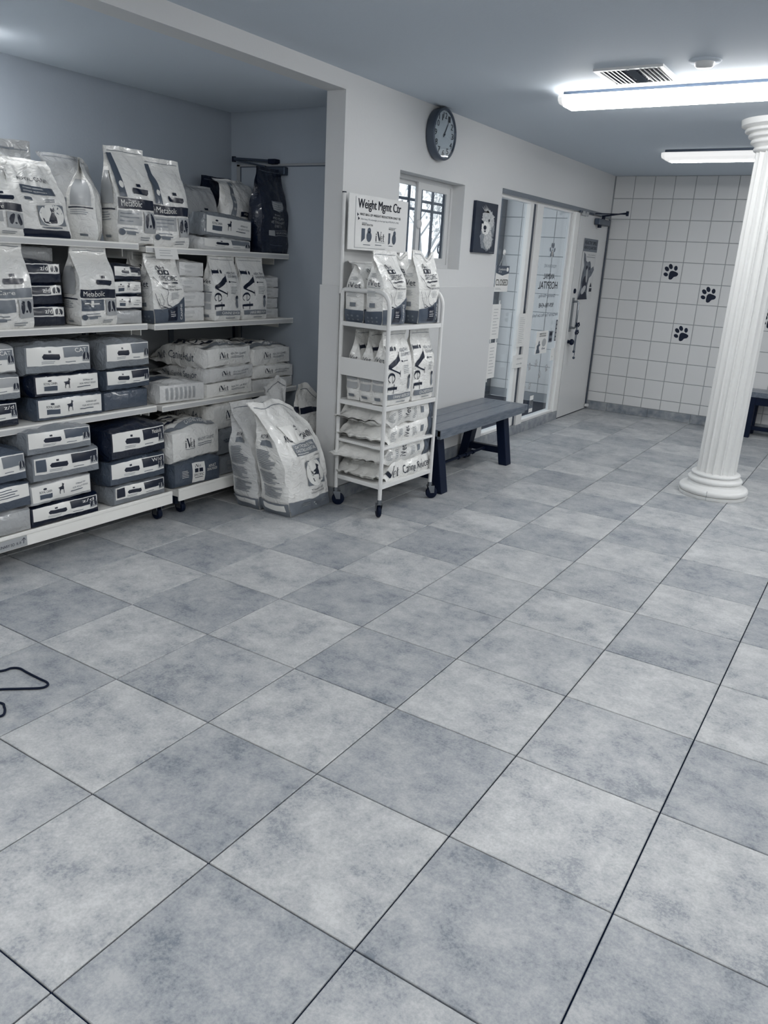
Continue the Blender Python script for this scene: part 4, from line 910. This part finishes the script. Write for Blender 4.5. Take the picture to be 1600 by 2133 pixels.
def e_diet(block=PD, word=None, pos=.0, frame_=None, badge=True, half=False):
    y0 = .28 if half else .06
    L = [('bot', 'end_label', PW, rect(.02, y0, .985, .985, 10, 4)), ('bot', 'brand_badge', PD, poly([(.23, .62), (.25, .52), (.48, .48), (.50, .56), (.49, .70), (.26, .72)])), ('bot', 'badge_crest', PD, rect(.33, .76, .37, .84)), ('bot', 'small_print', PG, merge2(lines(.22, .34, .50, .46, 2, 4, .3), lines(.58, .34, .82, .42, 1, 3, .4))),
         ('bot', 'colour_block', block, rect(.56, .56, .97, .95, 4, 2)), ('bot', 'picture_ground', PL, rect(.86, .36, .98, .70)), ('bot', 'dog_picture', PD, doghead(.86, .36, .98, .74))]
    if word: L += [('bot', 'word_lettering', PW, text(word, .74, .74, .93, .90))]
    if frame_: L += [('bot', 'grey_panel', frame_, rect(.04, .40, .18, .92, 2, 2))]
    return L
def e_canin(date=None):
    return [('bot', 'end_label', PW, rect(.02, .12, .985, .96, 10, 3)), ('bot', 'brand_lettering', PD, text('ROYAL CANIN', .13, .56, .32, .68, .01)), ('bot', 'crown', PD, ell(.22, .76, .03, .05, 10)), ('bot', 'grey_panel', PM, rect(.13, .26, .32, .50, 3, 1)), ('bot', 'dog_emblem', PD, poly(DOG, .42, .34, .53, .84)), ('bot', 'small_print', PM, merge2(text('VETERINARY DIET', .72, .62, .90, .70), text('FOR ADULT DOGS', .66, .46, .94, .54), lines(.62, .3, .94, .4, 1, 3, .4)))]
def e_ivet(l='HEALTHY GOURMET', top=True):
    L = [('bot', 'logo_lettering', PD, ivet(.24, .42, .44, .78)), ('bot', 'range_lettering', PG, merge2(text(l, .50, .58, .88, .70), lines(.50, .38, .82, .52, 2, 2, .35))), ('bot', 'rule', PM, rect(.24, .36, .44, .375))]
    if top: L += [('f', 'top_lettering', PD, ivet(.08, .18, .58, .86, -90)), ('f', 'flavour_band', PG, rect(.02, .05, .98, .12, 6, 2)), ('f', 'band_lettering', PW, text('CANINE ADULT', .35, .07, .85, .105))]
    return L
def e_plain(seed=1): return [('bot', 'small_print', INKL, merge2(lines(.18, .55, .62, .8, 3, seed, .3), lines(.2, .25, .5, .4, 2, seed + 1, .3)))]
def side_words(w): return [('L', 'side_lettering', INKM, merge2(ivet(.22, .32, .40, .72), text(w, .44, .34, .86, .70)))]
def d_side_spec(): return [('L', 'side_logo', PD, merge2(text('SPECIFIC', .10, .30, .125, .8, .01, 90), rect(.065, .35, .085, .55), rect(.065, .58, .085, .78))), ('L', 'side_lettering', PD, text('iVet', .42, .28, .50, .85, .0, 90)), ('L', 'small_print', PG, merge2(lines(.18, .3, .26, .8, 6, 2, .3), lines(.30, .3, .38, .8, 6, 3, .3), lines(.56, .3, .64, .8, 6, 3, .3), rect(.70, .45, .745, .75))), ('L', 'end_band', PM, rect(.84, .02, .995, .98, 3, 3))]

ST, LYG = 'standing bags on the alcove shelves', 'bags lying in stacks on the alcove shelves'
def stand(label, yc, xf, z, W, D, H, dec, m=BW, yaw=0, pitch=0, roll=0, grp=ST, name='pet_food_bag', **k):
    ya = math.radians(yaw); x = xf - D / 2 * math.cos(ya)
    k.setdefault('seed', NB + 1); b = Bag(W, D, H, **k); return make(name, b, Mstand(x, yc, z + .004, yaw, pitch, roll), m, label, dec, group=grp)
def lie(label, yc, xf, z, W, D, L, dec, m=BW, yaw=0, tilt=0, grp=LYG, name='pet_food_bag', **k):
    k.setdefault('seed', NB + 1); k.setdefault('fill', .55); k.setdefault('bulge', .14); k.setdefault('lean', D * .30); k.setdefault('round_', .14); k.setdefault('endb', .012); k.setdefault('wr', .009)
    rr = random.Random(NB * 7 + 1); yaw += rr.uniform(-2.5, 2.5); tilt += rr.uniform(-1.2, 1.2)
    b = Bag(W, D * .94, L, **k); return make(name, b, Mlie(xf - .016, yc, z + D / 2, yaw, tilt), m, label, dec, group=grp, seal=False)
Z1, Z2, Z3, Z4 = 1.512, 1.095, .645, .151
# --- top shelf
stand('white bag with dark care band at far left of top shelf', .60, -1.425, Z1, .27, .10, .30, d_diet('ove Care', PD), fill=.45)
stand('tall pale bag with wide seal behind the leftmost top shelf bag', .80, -1.56, Z1, .27, .10, .44, [('f', 'small_print', PG, lines(.2, .9, .7, .93, 1, 2)), ('f', 'dark_mark', PM, ell(.15, .62, .12, .06))], m=BM, fill=.35, lean=.02, seal=.11, wr=.009)
stand('slumped white bag with black cat emblem on top shelf', .86, -1.43, Z1, .27, .11, .37, [('f', 'bottom_band', PD, rect(.02, .005, .98, .10, 5, 2)), ('f', 'brand_lettering', PD, text('ROYAL CANIN', .16, .665, .78, .71)), ('f', 'grey_panel', PM, rect(.16, .52, .80, .61, 4, 2)), ('f', 'panel_lettering', PL, lines(.2, .53, .76, .6, 2, 3, .4)), ('f', 'small_print', PM, merge2(rect(.18, .45, .32, .48), lines(.55, .43, .75, .48, 2, 2, .4))), ('f', 'corner_frame', PG, rect(.38, .155, .90, .40, 4, 3)), ('f', 'emblem_disc', PW, ell(.64, .28, .25, .13, 28)), ('f', 'cat_emblem', PD, poly(CAT, .46, .18, .78, .37)), ('f', 'diet_lettering', PM, lines(.4, .115, .8, .145, 1, 2, .5))], fill=.4, skew=-.06, wr=.010, curl=.05)
stand('grey-white urinary diet bag behind cat emblem bag', 1.13, -1.57, Z1, .27, .11, .42, [('f', 'colour_band', PG, rect(.02, .28, .98, .48, 6, 2)), ('f', 'word_lettering', PL, merge2(text('Urinary', .22, .41, .80, .46), text('c/d', .40, .31, .68, .37))), ('f', 'brand_badge', PD, rect(.42, .54, .82, .59, 3, 1)), ('f', 'small_print', PG, lines(.3, .1, .85, .25, 4, 3, .3))], m=BM, fill=.4, curl=.03)
stand('white bag turned sideways showing its clear gusset on top shelf', 1.145, -1.47, Z1, .20, .13, .385, [('l', 'side_panel', PL, rect(.14, .42, .86, .74, 3, 4)), ('l', 'side_stripe', PD, rect(.08, .385, .92, .402, 3, 1)), ('l', 'small_print', PG, merge2(lines(.12, .30, .86, .37, 3, 3, .3), rect(.38, .05, .66, .075)))], yaw=46, fill=.5)
stand('tallest white bag with dark band and dog head on top shelf', 1.40, -1.425, Z1, .25, .12, .475, d_diet('Metabolic', PD) + d_strip(), fill=.42, lean=.02)
stand('white dog head bag with note card below it on top shelf', 1.645, -1.425, Z1 - .012, .26, .11, .46, d_diet('Metabolic', PD) + d_strip(), fill=.45, lean=.02)
stand('short pale bag behind the lying box bag on top shelf', 2.13, -1.66, Z1 - .012, .28, .11, .39, d_diet('Diet', PD, dog=False), m=BM, fill=.4, curl=.04)
stand('black bag slumped behind the leaning bag on top shelf', 2.36, -1.745, Z1 - .012, .26, .11, .45, [('f', 'small_print', PM, lines(.3, .3, .8, .5, 3, 2))], m=BK, fill=.4, skew=.03)
stand('glossy leaning bag with dark diagonal strip on top shelf', 2.42, -1.60, Z1 - .012, .28, .12, .46, [('f', 'corner_stripe', PG, poly([(.0, .40), (.12, .40), (.34, .92), (.24, .92)])), *[('f', 'strip_icon', PL, ell(.085 + .048 * k, .46 + .095 * k, .035, .02, 14)) for k in range(5)], ('f', 'name_plate', PD, rect(.30, .46, .78, .52, 3, 1)), ('f', 'plate_lettering', PW, text('HEPATIC', .42, .475, .74, .505)), ('f', 'bottom_band', PD, rect(.02, .02, .98, .13, 4, 2))], fill=.4, lean=.03, curl=.06, skew=.04, wr=.01)
stand('black bag with bowl picture at right end of top shelf', 2.522, -1.412, Z1 - .012, .262, .11, .515, d_pro(), m=BK, fill=.40, taper=.12, wr=.008, seal=.05)
lie('flat white bag under the grey lying bag on top shelf', 2.10, -1.415, Z1 - .012, .44, .07, .17, e_diet(PG, half=True), m=BW2)
lie('grey boxy bag lying on another bag on top shelf', 2.13, -1.43, Z1 + .062, .43, .13, .17, e_canin(), m=BG, tilt=-3, yaw=3)
# --- second shelf
stand('white bag with grey care band at left end of second shelf', .59, -1.38, Z2, .25, .12, .39, d_diet('y Care', PG, PG), fill=.45)
for k, lb in enumerate(('bottom dark bag with white label in second shelf stack', 'middle dark bag with white label in second shelf stack', 'top dark bag with white label in second shelf stack')):
    lie(lb, .835 - .008 * k, -1.44 + .004 * k, Z2 + .103 * k, .22, .102, .30, [('bot', 'end_label', PW, rect(.03, .46, .97, .97, 6, 2)), ('bot', 'colour_block', PD, rect(.06, .52, .66, .92, 4, 1)), ('bot', 'word_lettering', PW, text('z/d', .44, .62, .64, .86)), ('bot', 'dog_picture', PD, doghead(.70, .50, .94, .90))], m=BK)
lie('crumpled pale bag tucked on top of the dark stack', .84, -1.50, Z2 + .31, .20, .07, .24, e_plain(4), m=BM, wr=.014)
stand('bag with clear gusset and dark band in middle of second shelf', 1.09, -1.378, Z2, .22, .125, .385, d_diet('Metabolic', PD, PM, sub=''.join(['+'])), fill=.55, bulge=.12)
for k, lb in enumerate(('lowest bag with square code in mixed second shelf stack', 'second bag up in mixed second shelf stack', 'third bag up in mixed second shelf stack', 'top glossy bag in mixed second shelf stack')):
    lie(lb, 1.30 + .004 * (k % 2), -1.385, Z2 + .076 * k, .185, .075, .30, [e_plain(3), e_canin(), e_canin(), e_diet(PD, half=True)][k], m=[BM, BK, BD, BK][k])
stand('pale bag turned aside behind the dog outline bag', 1.545, -1.50, Z2 - .006, .21, .10, .38, d_spec(), fill=.5)
stand('dog outline bag with slate lower band on second shelf', 1.572, -1.375, Z2 - .006, .225, .105, .375, d_spec('Canine Senior &', 'Kidney Support'), fill=.45, skew=-.02)
for k, lb in enumerate(('lowest of four white flat bags left of vertical lettering bags', 'second of four white flat bags left of vertical lettering bags', 'third of four white flat bags left of vertical lettering bags', 'top of four white flat bags left of vertical lettering bags')):
    lie(lb, 1.795, -1.42 + .006 * (k % 2), Z2 - .006 + .086 * k, .20, .085, .32, e_plain(5 + k), m=BW2, wr=.009)
stand('white bag with large vertical lettering, left one on second shelf', 2.035, -1.375, Z2 - .006, .225, .10, .375, d_ivet('CANINE SENIOR'), fill=.5)
stand('white bag with large vertical lettering, right one on second shelf', 2.285, -1.375, Z2 - .006, .235, .10, .375, d_ivet('LARGE BREED PUPPY'), fill=.5)
for k, lb in enumerate(('lowest of four flat bags at right end of second shelf', 'second of four flat bags at right end of second shelf', 'third of four flat bags at right end of second shelf', 'top of four flat bags at right end of second shelf')):
    lie(lb, 2.505 - .006 * (k % 2), -1.42, Z2 - .006 + .066 * k, .17, .065, .30, e_plain(9 + k), m=BW2, wr=.009)
# --- third shelf, left unit
lie('dark bag with white label at bottom left of third shelf', .42, -1.325, Z3, .30, .125, .42, e_diet(PD, 'z/d', half=True), m=BK)
lie('pale bag in middle of the leftmost third shelf stack', .44, -1.325, Z3 + .127, .30, .120, .42, e_diet(PL, half=True), m=BG, wr=.010)
lie('grey bag topping the leftmost third shelf stack', .43, -1.335, Z3 + .249, .30, .125, .42, e_diet(PG, 'CAT'), m=BM, wr=.012)
lie('dark bag at bottom of second third-shelf stack', .855, -1.325, Z3, .39, .118, .42, e_canin(), m=BD)
lie('glossy dark bag in middle of second third-shelf stack', .85, -1.33, Z3 + .12, .38, .108, .42, e_canin(), m=BK, wr=.009)
lie('grey bag topping second third-shelf stack', .81, -1.33, Z3 + .23, .37, .145, .44, e_diet(PG, 'CAT', half=True), m=BG, wr=.011)
lie('plain slate bag at bottom of stack near shelf joint', 1.215, -1.335, Z3, .31, .108, .42, [], m=BD)
lie('bag with creased white label in stack near shelf joint', 1.23, -1.33, Z3 + .11, .31, .112, .42, e_diet(PD, half=True), m=BD, wr=.011)
lie('grey bag with white label topping stack near shelf joint', 1.23, -1.325, Z3 + .224, .31, .145, .44, e_diet(PG, half=True, frame_=None), m=BG)
# --- third shelf, right unit: big sacks
BIG = 'large white sacks on the lower right shelves'
Z3r = Z3 - .012
lie('printed sack end with barcode lines at left of right third shelf', 1.63, -1.34, Z3r, .35, .115, .46, [('bot', 'barcode_print', PL, merge2(*[rect(.12 + .10 * k, .15, .17 + .10 * k, .85) for k in range(7)])), ('f', 'dark_patch', PM, ell(.3, .3, .28, .12))], m=BW2, grp=BIG, name='pet_food_sack', wr=.01)
lie('lowest sack of the middle pile on right third shelf', 2.02, -1.33, Z3r, .40, .095, .54, e_ivet(), grp=BIG, name='pet_food_sack', wr=.016)
lie('middle sack with canine senior side lettering on third shelf', 2.03, -1.32, Z3r + .097, .41, .088, .54, e_ivet() + side_words('Canine Senior'), m=BW2, grp=BIG, name='pet_food_sack', wr=.016)
lie('top sack with canine adult side lettering on third shelf', 2.015, -1.325, Z3r + .187, .41, .120, .54, e_ivet() + side_words('Canine Adult'), grp=BIG, name='pet_food_sack', wr=.016, bulge=.2)
lie('lowest sack against the end wall on third shelf', 2.44, -1.33, Z3r, .40, .075, .54, [], m=BW2, grp=BIG, name='pet_food_sack', wr=.016)
lie('middle sack against the end wall on third shelf', 2.435, -1.32, Z3r + .077, .40, .085, .54, e_ivet(), grp=BIG, name='pet_food_sack', wr=.016)
lie('top sack with dog print against the end wall on third shelf', 2.43, -1.335, Z3r + .164, .39, .115, .54, e_ivet() + [('f', 'dog_print', PD, poly(DOG, .62, .2, .9, .36))], grp=BIG, name='pet_food_sack', wr=.016, bulge=.25)
# --- bottom deck, left unit
lie('crumpled pale bag at bottom of leftmost deck stack', .38, -1.225, Z4, .28, .115, .46, e_plain(2), m=BM, wr=.014)
lie('slate bag with white lettered label in leftmost deck stack', .385, -1.225, Z4 + .118, .29, .132, .46, [('bot', 'end_label', PW, rect(.02, .40, .98, .97, 6, 2)), ('bot', 'label_lettering', PM, lines(.1, .5, .9, .9, 4, 3, .35))], m=BD, wr=.01)
lie('slate dog head bag topping the leftmost deck stack', .375, -1.225, Z4 + .252, .28, .15, .46, e_diet(PG, half=True), m=BD)
lie('tilted bag with dark word block at bottom of second deck stack', .71, -1.222, Z4, .39, .108, .46, e_diet(PD, 'z/d', half=True), m=BK)
lie('pale soft bag second from bottom in second deck stack', .70, -1.23, Z4 + .11, .36, .112, .46, e_canin(), m=BM, wr=.012)
lie('slate bag with grey corner picture in second deck stack', .735, -1.222, Z4 + .224, .39, .130, .46, e_diet(PD, half=True, frame_=PM), m=BG)
lie('grey bag topping second deck stack', .715, -1.235, Z4 + .356, .37, .120, .46, e_diet(PM, half=True), m=BG)
lie('flat bag with dark corner at bottom of third deck stack', 1.19, -1.225, Z4, .37, .108, .46, e_diet(PD, half=True, frame_=PD), m=BG, wr=.009)
lie('slate bag with dog head in middle of third deck stack', 1.18, -1.222, Z4 + .11, .39, .138, .46, e_diet(PD, 'W/d', half=True), m=BD)
lie('big dark bag with white label topping third deck stack', 1.195, -1.225, Z4 + .25, .385, .165, .46, e_diet(PD, 'Metabolic', half=True), m=BK)
# --- bottom deck, right unit
lie('grey adult dog food bag on right deck under white sack', 1.625, -1.222, Z4, .37, .155, .46, [('bot', 'white_panel', PW, rect(.36, .06, .64, .96, 4, 3)), ('bot', 'panel_lettering', PD, merge2(ivet(.42, .74, .56, .88), rect(.41, .52, .49, .70), rect(.51, .52, .59, .70), text('SPECIFIC', .39, .34, .61, .46, .01), rect(.41, .26, .59, .29))), ('bot', 'word_lettering', PW, merge2(text('ADULT', .72, .64, .90, .76), text('DOG FOOD', .69, .48, .93, .60), lines(.14, .35, .30, .7, 5, 3, .25)))], m=BD)
lie('plump white sack on right deck atop grey dog food bag', 1.63, -1.235, Z4 + .158, .40, .19, .46, e_ivet('HEALTHY GOURMET') , grp=BIG, name='pet_food_sack', wr=.016, bulge=.2)
lie('shiny grey bag on right deck beside the dog food bag', 2.01, -1.255, Z4, .34, .12, .46, e_plain(6), m=BG, wr=.013)
lie('shiny grey bag with paw prints stacked on right deck', 2.01, -1.27, Z4 + .122, .34, .155, .46, [('bot', 'paw_pattern', PM, merge2(pawshape(.25, .6, .12), pawshape(.7, .5, .12)))], m=BG, wr=.012)
lie('white sack with side lettering topping the right deck pile', 2.03, -1.30, Z4 + .28, .38, .165, .54, e_ivet() + side_words('Canine Adult'), grp=BIG, name='pet_food_sack', wr=.016)
# --- floor bags
FG = 'big bags standing on the floor by the alcove'
stand('large grey-based dog emblem bag standing in front on the floor', 2.04, -.69, 0, .385, .20, .69, d_canin(), grp=FG, skew=-.17, lean=.06, fill=.48, bulge=.10, wr=.012, notch=.07, curl=.03)
stand('second dog emblem bag standing behind the front floor bag', 2.02, -.925, 0, .36, .19, .66, d_canin(covered=False), m=BW2, grp=FG, skew=-.13, lean=.03, fill=.48, wr=.012)
stand('plain crumpled bag peeking behind the floor bags', 2.20, -1.075, .0, .30, .10, .70, [], m=BW2, grp=FG, fill=.45, wr=.014, taper=.35, notch=-.06)
stand('white bag with black stripes in the alcove corner', 2.475, -.98, 0, .30, .14, .72, [('f', 'black_stripe', PD, rect(.02, .72, .98, .775, 5, 1)), ('f', 'black_stripe', PD, poly([(.02, .46), (.5, .52), (.98, .66), (.98, .60), (.5, .46), (.02, .40)])), ('l', 'black_stripe', PD, rect(.02, .72, .98, .775, 3, 1))], grp=FG, fill=.5, curl=-.02, notch=.08, wr=.012)
# --- trolley bags
TG = 'bags carried on the trolley'
yw = -3
stand('dog outline bag at back left of the trolley top', 2.375, -.505, 1.14, .23, .125, .37, d_spec(), grp=TG, yaw=yw, fill=.5, curl=.09)
stand('dog outline bag at front left of trolley top behind curved handle', 2.335, -.350, 1.14, .225, .115, .405, d_spec(), grp=TG, yaw=yw, fill=.48, lean=.03)
stand('dog outline bag at back right of the trolley top', 2.635, -.475, 1.14, .21, .11, .41, d_spec(), grp=TG, yaw=yw, fill=.5, notch=.03)
stand('dog outline bag at front right of the trolley top', 2.685, -.318, 1.14, .225, .115, .42, d_spec(), grp=TG, yaw=yw, fill=.48, notch=.05, skew=-.015)
stand('vertical lettering bag at the back of trolley middle shelf', 2.405, -.525, .675, .245, .095, .42, d_ivet('CANINE REDUCED'), grp=TG, yaw=yw, fill=.5)
stand('vertical lettering bag second from back on trolley middle shelf', 2.39, -.418, .675, .245, .095, .42, d_ivet('CANINE REDUCED'), grp=TG, yaw=yw, fill=.5)
stand('vertical lettering bag at front left of trolley middle shelf', 2.37, -.310, .675, .255, .098, .43, d_ivet('CANINE REDUCED'), grp=TG, yaw=yw, fill=.5)
stand('vertical lettering bag at front right of trolley middle shelf', 2.655, -.305, .675, .235, .10, .43, d_ivet('CANINE REDUCED'), grp=TG, yaw=yw, fill=.5)
def lieY(label, z, D, dec, m=BW, L=.60, y=2.83, x=-.475, W=.345, dy=0, **k):
    k.setdefault('seed', NB + 1); b = Bag(W, D * .98, L, fill=.74, bulge=.10, lean=D * .2, round_=.16, endb=.02, wr=.015, **k)
    return make('pet_food_sack', b, Mlie(x, y, z + D / 2, 90 - 3), m, label, dec, group=TG, seal=False)
lieY('topmost flat sack on the lower trolley shelves', .435 + .115, .114, d_side_spec(), seed=61, L=.62)
lieY('flat sack second from top on the lower trolley shelves', .437, .112, d_side_spec(), seed=62, L=.60)
lieY('upper flat sack on the trolley bottom shelf', .20 + .118, .105, d_side_spec(), seed=63, L=.63, y=2.815)
lieY('lowest flat sack with canine lettering on trolley bottom shelf', .202, .112, [('L', 'side_lettering', PD, merge2(ivet(.10, .25, .36, .8), text('Canine Reduced', .42, .30, .95, .75)))], seed=64, L=.60)
